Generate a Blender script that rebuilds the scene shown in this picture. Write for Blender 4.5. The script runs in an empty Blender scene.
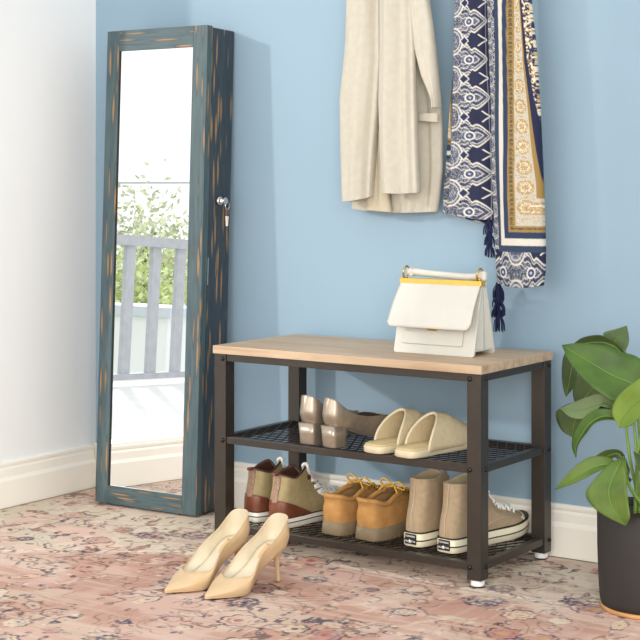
import bpy, math, random
import numpy as np
from mathutils import Vector, Matrix
random.seed(7); np.random.seed(7)
sc = bpy.context.scene
col = sc.collection

# ---------------------------------------------------------------- camera, world, lights, exposure
cd = bpy.data.cameras.new('camera'); cam = bpy.data.objects.new('camera', cd); col.objects.link(cam)
cam.location = (2.3327, -2.8761, 0.8676)
cam.rotation_euler = (math.pi/2, 0, 0.599)
cd.sensor_width = 36; cd.lens = 36*1548.8/640
cd.shift_x = -0.0206*1000/640; cd.shift_y = -0.1398*1000/640
cd.clip_start = 0.05; cd.clip_end = 300
sc.camera = cam
sc.view_settings.view_transform = 'Standard'; sc.view_settings.look = 'None'
sc.view_settings.exposure = 0.15; sc.view_settings.gamma = 1.0; sc.view_settings.use_curve_mapping = False

w = bpy.data.worlds.new('world'); sc.world = w; w.use_nodes = True
nt = w.node_tree; nt.nodes.clear()
out = nt.nodes.new('ShaderNodeOutputWorld'); bg = nt.nodes.new('ShaderNodeBackground')
bg.inputs['Color'].default_value = (0.93, 0.97, 1.0, 1); bg.inputs['Strength'].default_value = 1.2
nt.links.new(bg.outputs[0], out.inputs[0])

SUN = Vector((1.0, 1.1, -0.44)).normalized()
sd = bpy.data.lights.new('sun', 'SUN'); sun = bpy.data.objects.new('sun', sd); col.objects.link(sun)
sd.energy = 0.95; sd.angle = math.radians(2.5); sd.color = (1.0, 0.97, 0.92)
sun.location = (-6, -7, 4); sun.rotation_euler = SUN.to_track_quat('-Z', 'Y').to_euler()

def area(name, loc, target, size, power, color):
    l = bpy.data.lights.new(name, 'AREA'); l.shape = 'RECTANGLE'; l.size = size[0]; l.size_y = size[1]
    l.energy = power; l.color = color
    o = bpy.data.objects.new(name, l); col.objects.link(o); o.location = loc
    o.rotation_euler = (Vector(target)-Vector(loc)).to_track_quat('-Z', 'Y').to_euler()
area('front_fill', (0.7, -4.2, 1.0), (0.2, 0.3, 0.3), (3.0, 1.8), 40, (1.0, 0.965, 0.92))  # added soft fill from the front, reaching under the bench; not a room lamp
area('side_fill', (2.9, -3.3, 1.4), (-0.7, 0.2, 0.4), (1.2, 1.8), 66, (1.0, 0.98, 0.95))  # added fill from the right to brighten the left wall

# ---------------------------------------------------------------- materials
def lin(c):
    if isinstance(c, str):
        c = [int(c[i:i+2], 16)/255 for i in (0, 2, 4)]
    return tuple((v/12.92 if v <= 0.04045 else ((v+0.055)/1.055)**2.4) for v in c)
def new_mat(name):
    m = bpy.data.materials.new(name); m.use_nodes = True
    return m, m.node_tree, m.node_tree.nodes['Principled BSDF']
def mat(name, c, rough=0.6, metal=0.0, var=0.06, scale=40, bump=0.0, bscale=200, spec=0.5, stretch=(1, 1, 1), c2=None, sub=0.0, coat=0.0):
    m, t, b = new_mat(name)
    tc = t.nodes.new('ShaderNodeTexCoord'); mp = t.nodes.new('ShaderNodeMapping'); mp.inputs['Scale'].default_value = stretch
    t.links.new(tc.outputs['Object'], mp.inputs[0])
    n = t.nodes.new('ShaderNodeTexNoise'); n.inputs['Scale'].default_value = scale; n.inputs['Detail'].default_value = 4
    t.links.new(mp.outputs[0], n.inputs['Vector'])
    r = t.nodes.new('ShaderNodeValToRGB'); r.color_ramp.elements[0].position = 0.3; r.color_ramp.elements[1].position = 0.7
    a = lin(c); d = lin(c2) if c2 else tuple(v*(1-2*var) for v in a)
    if not c2: a = tuple(min(1, v*(1+var)) for v in a)
    r.color_ramp.elements[0].color = (*d, 1); r.color_ramp.elements[1].color = (*a, 1)
    t.links.new(n.outputs['Fac'], r.inputs[0]); t.links.new(r.outputs[0], b.inputs['Base Color'])
    b.inputs['Roughness'].default_value = rough; b.inputs['Metallic'].default_value = metal
    b.inputs['Specular IOR Level'].default_value = spec; b.inputs['Coat Weight'].default_value = coat
    if bump:
        n2 = t.nodes.new('ShaderNodeTexNoise'); n2.inputs['Scale'].default_value = bscale; n2.inputs['Detail'].default_value = 3
        t.links.new(mp.outputs[0], n2.inputs['Vector'])
        bp = t.nodes.new('ShaderNodeBump'); bp.inputs['Strength'].default_value = bump; bp.inputs['Distance'].default_value = 0.002
        t.links.new(n2.outputs['Fac'], bp.inputs['Height']); t.links.new(bp.outputs[0], b.inputs['Normal'])
    return m
def attr_mat(name, rough=0.9, bump=0.3, bscale=400, spec=0.2):
    m, t, b = new_mat(name)
    a = t.nodes.new('ShaderNodeAttribute'); a.attribute_name = 'dye'
    tc = t.nodes.new('ShaderNodeTexCoord')
    n = t.nodes.new('ShaderNodeTexNoise'); n.inputs['Scale'].default_value = bscale; n.inputs['Detail'].default_value = 3
    t.links.new(tc.outputs['Object'], n.inputs['Vector'])
    r = t.nodes.new('ShaderNodeMapRange'); r.inputs[3].default_value = 0.86; r.inputs[4].default_value = 1.12
    t.links.new(n.outputs['Fac'], r.inputs[0])
    mx = t.nodes.new('ShaderNodeVectorMath'); mx.operation = 'SCALE'
    t.links.new(a.outputs['Color'], mx.inputs[0]); t.links.new(r.outputs[0], mx.inputs['Scale'])
    t.links.new(mx.outputs[0], b.inputs['Base Color'])
    b.inputs['Roughness'].default_value = rough; b.inputs['Specular IOR Level'].default_value = spec
    bp = t.nodes.new('ShaderNodeBump'); bp.inputs['Strength'].default_value = bump; bp.inputs['Distance'].default_value = 0.002
    t.links.new(n.outputs['Fac'], bp.inputs['Height']); t.links.new(bp.outputs[0], b.inputs['Normal'])
    return m
def worn_paint(name, base, base2, axis):
    """painted wood with rubbed-through streaks running along one axis"""
    m, t, b = new_mat(name)
    L_ = t.links.new; N = t.nodes.new
    tc = N('ShaderNodeTexCoord'); mp = N('ShaderNodeMapping')
    mp.inputs['Scale'].default_value = {'z': (44, 40, 3.6), 'x': (4.0, 50, 62)}[axis]
    mp.inputs['Location'].default_value = (0.3, 0.1, 0.45)
    L_(tc.outputs['Object'], mp.inputs[0])
    nz = N('ShaderNodeTexNoise'); nz.inputs['Scale'].default_value = 2.2; nz.inputs['Detail'].default_value = 5
    L_(mp.outputs[0], nz.inputs['Vector'])
    last = None
    for q in range(8):
        m2 = N('ShaderNodeMapping'); m2.inputs['Location'].default_value = (q*3.37+.2, q*5.71, q*2.63+.4); L_(mp.outputs[0], m2.inputs[0])
        n3 = N('ShaderNodeTexNoise'); n3.inputs['Scale'].default_value = 3.0; n3.inputs['Detail'].default_value = 4; L_(m2.outputs[0], n3.inputs['Vector'])
        sb = N('ShaderNodeVectorMath'); sb.operation = 'SUBTRACT'; sb.inputs[1].default_value = (0.5, 0.5, 0.5); L_(n3.outputs['Color'], sb.inputs[0])
        sl = N('ShaderNodeVectorMath'); sl.operation = 'SCALE'; sl.inputs['Scale'].default_value = 0.22; L_(sb.outputs[0], sl.inputs[0])
        ad = N('ShaderNodeVectorMath'); ad.operation = 'ADD'; L_(m2.outputs[0], ad.inputs[0]); L_(sl.outputs[0], ad.inputs[1])
        vo = N('ShaderNodeTexVoronoi'); vo.inputs['Scale'].default_value = 1.0; vo.inputs['Randomness'].default_value = 0.9; L_(ad.outputs[0], vo.inputs['Vector'])
        if last is None: last = vo.outputs['Distance']
        else:
            mn = N('ShaderNodeMath'); mn.operation = 'MINIMUM'; L_(last, mn.inputs[0]); L_(vo.outputs['Distance'], mn.inputs[1]); last = mn.outputs[0]
    r = N('ShaderNodeValToRGB'); e = r.color_ramp.elements
    e[0].position = 0.0; e[0].color = (*lin('ad8355'), 1)
    e[1].position = 0.12; e[1].color = (*lin('86694b'), 1)
    x = e.new(0.17); x.color = (*lin('3f4a48'), 1)
    x = e.new(0.24); x.color = (0, 0, 0, 1)
    k = N('ShaderNodeValToRGB'); k.color_ramp.elements[0].position = 0.15; k.color_ramp.elements[0].color = (1, 1, 1, 1)
    k.color_ramp.elements[1].position = 0.23; k.color_ramp.elements[1].color = (0, 0, 0, 1)
    L_(last, r.inputs[0]); L_(last, k.inputs[0])
    g = N('ShaderNodeTexNoise'); g.inputs['Scale'].default_value = 3; g.inputs['Detail'].default_value = 6; L_(mp.outputs[0], g.inputs['Vector'])
    gr = N('ShaderNodeValToRGB'); gr.color_ramp.elements[0].position = 0.35; gr.color_ramp.elements[1].position = 0.65
    gr.color_ramp.elements[0].color = (*lin(base2), 1); gr.color_ramp.elements[1].color = (*lin(base), 1); L_(g.outputs['Fac'], gr.inputs[0])
    mx = N('ShaderNodeMix'); mx.data_type = 'RGBA'
    L_(k.outputs[0], mx.inputs[0]); L_(gr.outputs[0], mx.inputs[6]); L_(r.outputs[0], mx.inputs[7])
    L_(mx.outputs[2], b.inputs['Base Color']); b.inputs['Roughness'].default_value = 0.5
    return m

M = {}
M['blue_wall'] = mat('blue_wall_paint', '8fa8b9', 0.5, var=0.012, scale=3, bump=0.05, bscale=90, spec=0.35)
M['white_wall'] = mat('white_wall_paint', 'f1f2f1', 0.45, var=0.01, scale=2, spec=0.4)
M['trim'] = mat('white_trim_paint', 'f7f2e6', 0.35, var=0.01, scale=4, spec=0.5)
M['floor'] = mat('floor_boards', 'b79f86', 0.6, var=0.1, scale=6, stretch=(1, 8, 1))
M['concrete'] = mat('balcony_tile', 'f0efec', 0.7, var=0.03, scale=5)
M['ground'] = mat('ground', 'b9c4a0', 0.9, var=0.15, scale=0.5)
M['rail'] = mat('grey_paint', 'bfc0c6', 0.6, var=0.05, scale=20)
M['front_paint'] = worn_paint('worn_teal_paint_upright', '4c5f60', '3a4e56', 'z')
M['front_paint_x'] = worn_paint('worn_teal_paint_crosswise', '4c5f60', '3a4e56', 'x')
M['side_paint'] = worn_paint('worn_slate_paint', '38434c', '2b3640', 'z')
M['metal'] = mat('dark_bronze_steel', '3d3731', 0.36, 0.35, var=0.05, scale=60, spec=0.5)
M['mesh'] = mat('black_wire', '2c2826', 0.45, 0.5)
M['bolt'] = mat('bolt_black', '35312f', 0.3, 0.8)
M['white_plastic'] = mat('white_plastic', 'f2f2f0', 0.35)
M['black_rubber'] = mat('black_rubber', '1d1b1a', 0.7)
M['chrome'] = mat('chrome', 'd8d4d0', 0.15, 1.0, var=0.02)
M['brass_fob'] = mat('cream_fob', 'f3e3cf', 0.4)
M['brown_leather_tag'] = mat('brown_leather_tag', '6b4a40', 0.6)
M['gold'] = mat('gold', 'e8bf62', 0.25, 0.85, var=0.03)
M['gold_ring'] = mat('gold_ring', 'c9a254', 0.22, 1.0, var=0.03)
M['bag'] = mat('ivory_leather', 'cac7bd', 0.38, var=0.015, scale=30, bump=0.15, bscale=500)
M['coat'] = mat('cream_wool', 'c0baab', 0.85, var=0.03, scale=60, bump=0.25, bscale=600, spec=0.2)
M['coat_in'] = mat('cream_lining', 'bdb39c', 0.7, var=0.03, scale=60, spec=0.2)
M['nude'] = mat('nude_leather', 'd2b38a', 0.33, var=0.02, scale=40, coat=0.1)
M['nude_in'] = mat('pale_lining', 'dccfb4', 0.5, var=0.03, scale=50)
M['nude_logo'] = mat('orange_insole_patch', 'e9b884', 0.5)
M['pewter'] = mat('pewter_leather', 'a59888', 0.28, 0.6, var=0.06, scale=60, bump=0.1, bscale=400)
M['pewter_in'] = mat('dark_lining', '57483f', 0.6)
M['slip'] = mat('cream_felt', 'dac9a4', 0.8, var=0.04, scale=80, bump=0.2, bscale=500, spec=0.2)
M['slip_sole'] = mat('cream_sole', 'd6c8a8', 0.6, var=0.03)
M['slip_in'] = mat('cream_footbed', 'cfb98a', 0.85, var=0.07, scale=60)
M['olive'] = mat('olive_canvas', 'a8976f', 0.85, var=0.06, scale=90, bump=0.3, bscale=900, spec=0.2)
M['brown'] = mat('brown_leather', '7a4530', 0.38, var=0.15, scale=45, coat=0.15)
M['brown_dark'] = mat('dark_brown_binding', '4a2c22', 0.5)
M['heel_stay'] = mat('woven_pink_strip', 'a3816f', 0.7, var=0.25, scale=260)
M['sole_white'] = mat('white_rubber', 'f0ebdd', 0.5, var=0.03)
M['sole_cream'] = mat('cream_rubber', 'f1e7c9', 0.45, var=0.03)
M['stripe'] = mat('black_stripe', '26221f', 0.5)
M['lace'] = mat('white_lace', 'f4f2ea', 0.8, var=0.06, scale=300)
M['taupe'] = mat('taupe_canvas', 'b09a7d', 0.85, var=0.05, scale=90, bump=0.3, bscale=900, spec=0.2)
M['taupe_seam'] = mat('taupe_seam', 'c9b59a', 0.8)
M['taupe_in'] = mat('inner_canvas', 'cdbb99', 0.85)
M['suede'] = mat('tan_suede', 'b98a52', 0.9, var=0.09, scale=50, bump=0.3, bscale=700, spec=0.15)
M['suede_in'] = mat('tan_lining', 'b08a5c', 0.9)
M['gum'] = mat('gum_sole', '85745a', 0.7, var=0.08, scale=60)
M['ylace'] = mat('yellow_lace', 'd8a840', 0.75, var=0.2, scale=300)
M['pot'] = mat('charcoal_pot', '2b2826', 0.6, var=0.06, scale=15)
M['saucer'] = mat('light_wood', 'c9945c', 0.5, var=0.1, scale=20)
M['soil'] = mat('soil', '3a2c20', 0.95, var=0.3, scale=90, bump=0.8)
M['stem'] = mat('leaf_stem', '7a9a45', 0.5, var=0.1, scale=30)
M['tassel'] = mat('navy_thread', '2b3052', 0.9, var=0.2, scale=300, spec=0.2)
M['cloth'] = attr_mat('printed_scarf_cloth', 0.85, 0.35, 500)
M['rug'] = attr_mat('printed_rug_pile', 0.95, 0.5, 260)
M['bark'] = mat('bark', '8a7a68', 0.9, var=0.2, scale=8)
M['foliage'] = mat('foliage', 'dbe8a8', 0.7, var=0.25, scale=3)
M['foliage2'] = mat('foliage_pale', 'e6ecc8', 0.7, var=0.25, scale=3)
M['roof'] = mat('pale_roof', 'd3d8e2', 0.6, var=0.05, scale=2)
def leaf_mat(name, c1, c2, vein):
    m = mat(name, c1, 0.45, c2=c2, scale=14, spec=0.35); return m
M['leaf_main'] = leaf_mat('leaf_green', '4c6c20', '2c4414', None)
M['leaf_light'] = leaf_mat('leaf_lime', '70882a', '546c20', None)
M['leaf_dark'] = leaf_mat('leaf_dark_green', '465a26', '2a3a1a', None)
M['leaf_grey'] = leaf_mat('leaf_underside', '68784e', '4f6242', None)
M['leaf_low'] = leaf_mat('leaf_olive', '667c34', '486022', None)
M['vein'] = mat('leaf_vein', '6c8c3a', 0.45)
M['leaf_edge'] = mat('leaf_dry_tip', 'b77a3a', 0.7)
# mirror glass
m, t, b = new_mat('mirror_glass'); b.inputs['Metallic'].default_value = 1; b.inputs['Roughness'].default_value = 0.0
tc = t.nodes.new('ShaderNodeTexCoord'); n = t.nodes.new('ShaderNodeTexNoise'); n.inputs['Scale'].default_value = 1.0
r = t.nodes.new('ShaderNodeMapRange'); r.inputs[3].default_value = 0.93; r.inputs[4].default_value = 0.97
t.links.new(tc.outputs['Object'], n.inputs['Vector']); t.links.new(n.outputs['Fac'], r.inputs[0]); t.links.new(r.outputs[0], b.inputs['Base Color'])
M['mirror'] = m
# oak tabletop
m, t, b = new_mat('oak_board')
tc = t.nodes.new('ShaderNodeTexCoord'); mp = t.nodes.new('ShaderNodeMapping'); mp.inputs['Scale'].default_value = (2.2, 26, 26)
n = t.nodes.new('ShaderNodeTexNoise'); n.inputs['Scale'].default_value = 2.0; n.inputs['Detail'].default_value = 8; n.inputs['Distortion'].default_value = 0.6
r = t.nodes.new('ShaderNodeValToRGB'); e = r.color_ramp.elements
e[0].position = 0.3; e[0].color = (*lin('a68a6c'), 1); e[1].position = 0.7; e[1].color = (*lin('c9b092'), 1)
x = e.new(0.5); x.color = (*lin('bca285'), 1)
t.links.new(tc.outputs['Object'], mp.inputs[0]); t.links.new(mp.outputs[0], n.inputs['Vector']); t.links.new(n.outputs['Fac'], r.inputs[0])
t.links.new(r.outputs[0], b.inputs['Base Color']); b.inputs['Roughness'].default_value = 0.5
M['oak'] = m
M['oak_edge'] = mat('oak_edge', 'd8bd98', 0.5, c2='c8aa84', scale=10, stretch=(1, 1, 6))

# ---------------------------------------------------------------- mesh helpers
def link(name, me, mats, parent=None, smooth=False):
    o = bpy.data.objects.new(name, me); col.objects.link(o)
    for mm in (mats if isinstance(mats, (list, tuple)) else [mats]): me.materials.append(M[mm] if isinstance(mm, str) else mm)
    if parent: o.parent = parent
    if smooth: me.polygons.foreach_set('use_smooth', [True]*len(me.polygons))
    return o
class MB:
    def __init__(s): s.v = []; s.f = []
    def add(s, V, F):
        k = len(s.v); s.v += [tuple(map(float, q)) for q in V]; s.f += [tuple(i+k for i in q) for q in F]; return s
    def box(s, x0, x1, y0, y1, z0, z1, R=None, off=(0, 0, 0)):
        V = [(x, y, z) for x in (x0, x1) for y in (y0, y1) for z in (z0, z1)]
        if R is not None: V = [R @ Vector(q) + Vector(off) for q in V]
        return s.add(V, [(0, 1, 3, 2), (4, 6, 7, 5), (0, 4, 5, 1), (2, 3, 7, 6), (0, 2, 6, 4), (1, 5, 7, 3)])
    def tube(s, pts, rad, n=8, smooth_pts=0, flat=1.0, cap=True, up=None):
        P = [Vector(q) for q in pts]
        R = list(rad) if hasattr(rad, '__len__') else [rad]*len(P)
        if smooth_pts:
            A = np.array([tuple(q) for q in P]); tt = np.linspace(0, len(P)-1, smooth_pts)
            A2 = crom(A, tt, False); R = list(np.interp(tt, range(len(P)), R)); P = [Vector(q) for q in A2]
        V = []; F = []; pu = Vector(up) if up else None
        for i, q in enumerate(P):
            d = (P[min(i+1, len(P)-1)]-P[max(i-1, 0)]).normalized()
            u = pu if pu is not None else (Vector((0, 0, 1)) if abs(d.z) < 0.9 else Vector((1, 0, 0)))
            a = d.cross(u).normalized(); bb = a.cross(d).normalized(); 
            if not up: pu = bb
            for k in range(n):
                th = 2*math.pi*k/n; V.append(q + a*math.cos(th)*R[i] + bb*math.sin(th)*R[i]*flat)
        for i in range(len(P)-1):
            for k in range(n):
                F.append((i*n+k, i*n+(k+1) % n, (i+1)*n+(k+1) % n, (i+1)*n+k))
        if cap: F += [tuple(range(n))[::-1], tuple(range((len(P)-1)*n, len(P)*n))]
        return s.add(V, F)
    def lathe(s, prof, n=32, c=(0, 0, 0), sx=1, sy=1, axis='z'):
        V = []; F = []
        for r_, z in prof:
            for k in range(n):
                a = 2*math.pi*k/n; q = (r_*math.cos(a)*sx, r_*math.sin(a)*sy, z)
                if axis == 'y': q = (q[0], q[2], q[1])
                if axis == 'x': q = (q[2], q[0], q[1])
                V.append((q[0]+c[0], q[1]+c[1], q[2]+c[2]))
        for i in range(len(prof)-1):
            for k in range(n): F.append((i*n+k, i*n+(k+1) % n, (i+1)*n+(k+1) % n, (i+1)*n+k))
        F += [tuple(range(n))[::-1], tuple(range((len(prof)-1)*n, len(prof)*n))]
        return s.add(V, F)
    def prism(s, poly, a0, a1, axis='x'):
        n = len(poly); V = []
        for a in (a0, a1):
            for (p, q) in poly: V.append({'x': (a, p, q), 'y': (p, a, q), 'z': (p, q, a)}[axis])
        return s.add(V, [tuple(range(n))[::-1], tuple(range(n, 2*n))]+[(i, (i+1) % n, n+(i+1) % n, n+i) for i in range(n)])
    def build(s, name, mats, parent=None, smooth=False, bevel=0, seg=2, angle=35):
        me = bpy.data.meshes.new(name); me.from_pydata(s.v, [], s.f); me.update()
        import bmesh
        bm = bmesh.new(); bm.from_mesh(me); bmesh.ops.recalc_face_normals(bm, faces=bm.faces); bm.to_mesh(me); bm.free()
        o = link(name, me, mats, parent, smooth)
        if bevel:
            b = o.modifiers.new('bevel', 'BEVEL'); b.width = bevel; b.segments = seg; b.limit_method = 'ANGLE'
        return o
def crom(P, t, closed):
    P = np.asarray(P, float); n = len(P); t = np.asarray(t, float)
    if closed: i = np.floor(t).astype(int); f = t-i; idx = [(i+k) % n for k in (-1, 0, 1, 2)]; Q = [P[j] for j in idx]
    else:
        i = np.clip(np.floor(t).astype(int), 0, n-2); f = t-i
        a = np.where((i-1 >= 0)[(...,)+(None,)*(P.ndim-1)], P[np.clip(i-1, 0, n-1)], 2*P[0]-P[1])
        d = np.where((i+2 <= n-1)[(...,)+(None,)*(P.ndim-1)], P[np.clip(i+2, 0, n-1)], 2*P[-1]-P[-2])
        Q = [a, P[i], P[i+1], d]
    f = f[(...,)+(None,)*(P.ndim-1)]
    return 0.5*((2*Q[1])+(-Q[0]+Q[2])*f+(2*Q[0]-5*Q[1]+4*Q[2]-Q[3])*f*f+(-Q[0]+3*Q[1]-3*Q[2]+Q[3])*f**3)
def mirror_loops(L):
    out = []
    for lp in L:
        lp = [tuple(q) for q in lp]; out.append(lp + [(-x, y, z) for x, y, z in lp[-2:0:-1]])
    return np.array(out, float)
class Surf:
    """surface through a stack of closed loops of key points"""
    def __init__(s, loops, sym=True): s.G = mirror_loops(loops) if sym else np.array(loops, float); s.J, s.K = s.G.shape[:2]
    def ev(s, U, V):
        A = crom(s.G.transpose(1, 0, 2), U, True)            # (nu, J, 3)
        return crom(A.transpose(1, 0, 2), V, False)          # (nv, nu, 3)
    def patch(s, name, mats, parent, u=None, v=None, nu=72, nv=24, off=0.0, thick=0.0, vfun=None):
        full = u is None
        U = np.linspace(0, s.K, nu, endpoint=False) if full else np.linspace(u[0], u[1], nu)
        v = v or (0, s.J-1); Vv = np.linspace(v[0], v[1], nv)
        P = s.ev(U % s.K, Vv)
        if vfun is not None:
            for k, uu in enumerate(U):
                a, b = vfun(uu % s.K); P[:, k] = s.ev(np.array([uu % s.K]), np.linspace(a, b, nv))[:, 0]
        if off:
            e = 0.02; Pu = s.ev((U+e) % s.K, Vv)-s.ev((U-e) % s.K, Vv)
            Pv = s.ev(U % s.K, np.minimum(Vv+e, s.J-1))-s.ev(U % s.K, np.maximum(Vv-e, 0))
            N = np.cross(Pu, Pv); N /= np.linalg.norm(N, axis=2, keepdims=True)+1e-12
            P = P + N*off
        F = []; m_ = nu if full else nu-1
        for j in range(nv-1):
            for k in range(m_):
                F.append((j*nu+k, j*nu+(k+1) % nu, (j+1)*nu+(k+1) % nu, (j+1)*nu+k))
        me = bpy.data.meshes.new(name); me.from_pydata(P.reshape(-1, 3).tolist(), [], F); me.update()
        o = link(name, me, mats, parent, True)
        if thick:
            sm = o.modifiers.new('thickness', 'SOLIDIFY'); sm.thickness = thick; sm.offset = -1 if thick > 0 else 1
        return o
    def line(s, u, v, off=0.0):
        u = np.atleast_1d(u).astype(float); v = np.atleast_1d(v).astype(float); out = []
        for a, b in zip(u, v):
            P = s.ev(np.array([a % s.K]), np.array([b]))[0, 0]
            e = .02; pu = (s.ev(np.array([(a+e) % s.K]), np.array([b]))-s.ev(np.array([(a-e) % s.K]), np.array([b])))[0, 0]
            pv = (s.ev(np.array([a % s.K]), np.array([min(b+e, s.J-1)]))-s.ev(np.array([a % s.K]), np.array([max(b-e, 0)])))[0, 0]
            N = np.cross(pu, pv); N /= np.linalg.norm(N)+1e-12; out.append(tuple(P+N*off))
        return out
def tag(o, label=None, cat=None, group=None, kind=None):
    if label: o['label'] = label
    if cat: o['category'] = cat
    if group: o['group'] = group
    if kind: o['kind'] = kind
    return o
def thing(name, label, cat, loc=(0, 0, 0), rz=0.0, group=None):
    o = bpy.data.objects.new(name, None); o.empty_display_size = 0.05; col.objects.link(o)
    o.location = loc; o.rotation_euler = (0, 0, rz); return tag(o, label, cat, group)
def dup(root, loc, rz, label):
    kids = [c for c in bpy.data.objects if c.parent == root]
    r_ = root.copy(); col.objects.link(r_); r_.location = loc; r_.rotation_euler = (0, 0, rz); r_['label'] = label
    for ch in kids:
        gk = [g for g in bpy.data.objects if g.parent == ch]
        c = ch.copy(); col.objects.link(c); c.parent = r_
        for g in gk:
            d = g.copy(); col.objects.link(d); d.parent = c
    return r_
def loop_fill(name, loop, mats, parent, nu=64, sym=True, z_off=0.0, flip=False):
    """cap a closed key loop with rungs across its width (used for footbeds and insoles)"""
    G = mirror_loops([loop])[0] if sym else np.array(loop); K = len(G)
    h = crom(G, np.linspace(0, K/2, nu), True); V = []; F = []
    nx = 7
    for i, q in enumerate(h):
        for k in range(nx):
            s_ = -1+2*k/(nx-1); V.append((q[0]*s_, q[1], q[2]+z_off))
    for i in range(nu-1):
        for k in range(nx-1): F.append((i*nx+k, i*nx+k+1, (i+1)*nx+k+1, (i+1)*nx+k))
    me = bpy.data.meshes.new(name); me.from_pydata(V, [], F); me.update()
    return link(name, me, mats, parent, True)

# ---------------------------------------------------------------- the room
XL, YB = -0.7273, 0.3709
def struct(o): o['kind'] = 'structure'; return o
struct(MB().box(-0.85, 5, YB, YB+0.12, -0.02, 2.9).build('wall_back', 'blue_wall'))
# left wall with the balcony opening and unseen slits added to cast the streak of sun
holes = [(-1.24, -0.012, 0.12, 2.3), (-1.385, -1.275, 1.305, 2.10), (-1.45, -1.262, 1.254, 1.293)]
ys = sorted({-8.0, YB} | {h[0] for h in holes} | {h[1] for h in holes}); zs = sorted({-0.02, 2.9} | {h[2] for h in holes} | {h[3] for h in holes})
mb = MB()
for i in range(len(ys)-1):
    for k in range(len(zs)-1):
        cy, cz = (ys[i]+ys[i+1])/2, (zs[k]+zs[k+1])/2
        if not any(h[0] < cy < h[1] and h[2] < cz < h[3] for h in holes): mb.box(XL-0.06, XL, ys[i], ys[i+1], zs[k], zs[k+1])
struct(mb.build('wall_left', 'white_wall'))
struct(MB().box(XL-0.06, 5, -8, YB, -0.12, -0.008).build('floor', 'floor'))
struct(MB().box(3.35, 3.45, -8, YB, -0.008, 2.9).build('wall_right', 'white_wall'))
prof = [(0, 0), (-0.018, 0), (-0.018, 0.070), (-0.015, 0.076), (-0.0125, 0.080), (-0.0125, 0.1), (-0.010, 0.106), (-0.012, 0.112), (-0.012, 0.117), (-0.009, 0.12), (0, 0.12)]
struct(MB().prism([(YB+a, b) for a, b in prof], XL, 5, 'x').build('baseboard_back', 'trim'))
struct(MB().prism([(XL-a, b) for a, b in prof], -8, YB-0.018, 'y').build('baseboard_left', 'trim'))
struct(MB().box(XL-0.065, XL+0.004, -1.25, 0.0, 0.1201, 0.126).build('trim_1', 'trim'))
# balcony and what lies beyond it
struct(MB().box(-3.0, XL-0.062, -9, 2, -0.1, 0.06).build('balcony_floor', 'concrete'))
struct(MB().box(-60, -3.0, -80, 40, -3.2, -3.0).build('ground', 'ground'))
rl = thing('balcony_railing', 'pale grey balcony railing with flat upright bars seen in the mirror', 'railing', (-2.8, -3.3, 0.06))
MB().box(-0.03, 0.03, -5, 4, 0.705, 0.755).build('top_rail', 'rail', rl)
MB().box(-0.02, 0.02, -5, 4, 0.030, 0.060).build('bottom_rail', 'rail', rl)
for k in range(-25, 17):
    yy = 0.408+0.212*k
    MB().box(-0.012, 0.012, yy-0.034, yy+0.034, 0.060, 0.705).build('bar', 'rail', rl)
for k in (-4.0, -2.0, 1.7, 3.4): MB().box(-0.025, 0.025, k-0.03, k+0.03, 0, 0.705).build('post', 'rail', rl)

def tree(name, x, y, z0, h, r, mname, label, seed, n=2600, leaf=0.16):
    rnd = np.random.RandomState(seed)
    t_ = thing(name, label, 'tree', (x, y, z0), 0, 'trees beyond the balcony')
    MB().tube([(0, 0, 0), (0.1, 0, h*0.4), (0, 0.1, h*0.8)], [0.12, 0.09, 0.04], 8, 10).build('trunk', 'bark', t_, True)
    cl = rnd.normal(0, 1, (14, 3)); cl /= np.linalg.norm(cl, axis=1)[:, None]; cl = cl*r*0.55*rnd.uniform(.5, 1, (14, 1))+np.array([0, 0, h-r])
    mb = MB()
    for i in range(n):
        c = cl[rnd.randint(14)]+rnd.normal(0, 1, 3)*r*0.27
        a, b_, = rnd.normal(0, 1, 3), rnd.normal(0, 1, 3); a /= np.linalg.norm(a); b_ = np.cross(a, b_); b_ /= np.linalg.norm(b_)
        s_ = leaf*rnd.uniform(.5, 1)
        mb.v += [tuple(c-a*s_), tuple(c+b_*s_*.5), tuple(c+a*s_), tuple(c-b_*s_*.5)]; k = len(mb.v)-4; mb.f.append((k, k+1, k+2, k+3))
    me = bpy.data.meshes.new('crown'); me.from_pydata(mb.v, [], mb.f); me.update(); link('crown', me, mname, t_)
tree('tree', -9.9, -11.9, -3.0, 4.15, 1.6, 'foliage', 'yellow-green leafy tree reflected in the mirror just above the railing top', 1, 15000, .065)
tree('tree', -15.5, -19.0, -3.0, 5.3, 2.0, 'foliage2', 'paler distant tree reflected in the mirror behind the yellow-green one', 2, 6000, .09)
uw = thing('overhead_wire', 'thin grey overhead wire crossing the white sky in the mirror', 'wire', (-18, -23, -3.0))
MB().tube([(0, 7, 5.08), (0, 0, 5.636), (0, -7, 6.19)], 0.022, 6).build('wire', 'rail', uw, True)
for yy, hh in ((7, 5.3), (-7, 6.4)): MB().tube([(0, yy, 0), (0, yy, hh)], [.12, .09], 10).build('pole', 'bark', uw, True)
bd = thing('shed', 'pale flat-roofed shed reflected behind the railing bars', 'shed', (-6.3, -7.25, -3.0))
MB().box(-0.6, 0.6, -0.7, 0.42, 0, 3.28).build('wall', 'white_wall', bd); MB().box(-0.65, 0.65, -0.75, 0.46, 3.28, 3.36).build('roof', 'roof', bd)

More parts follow.
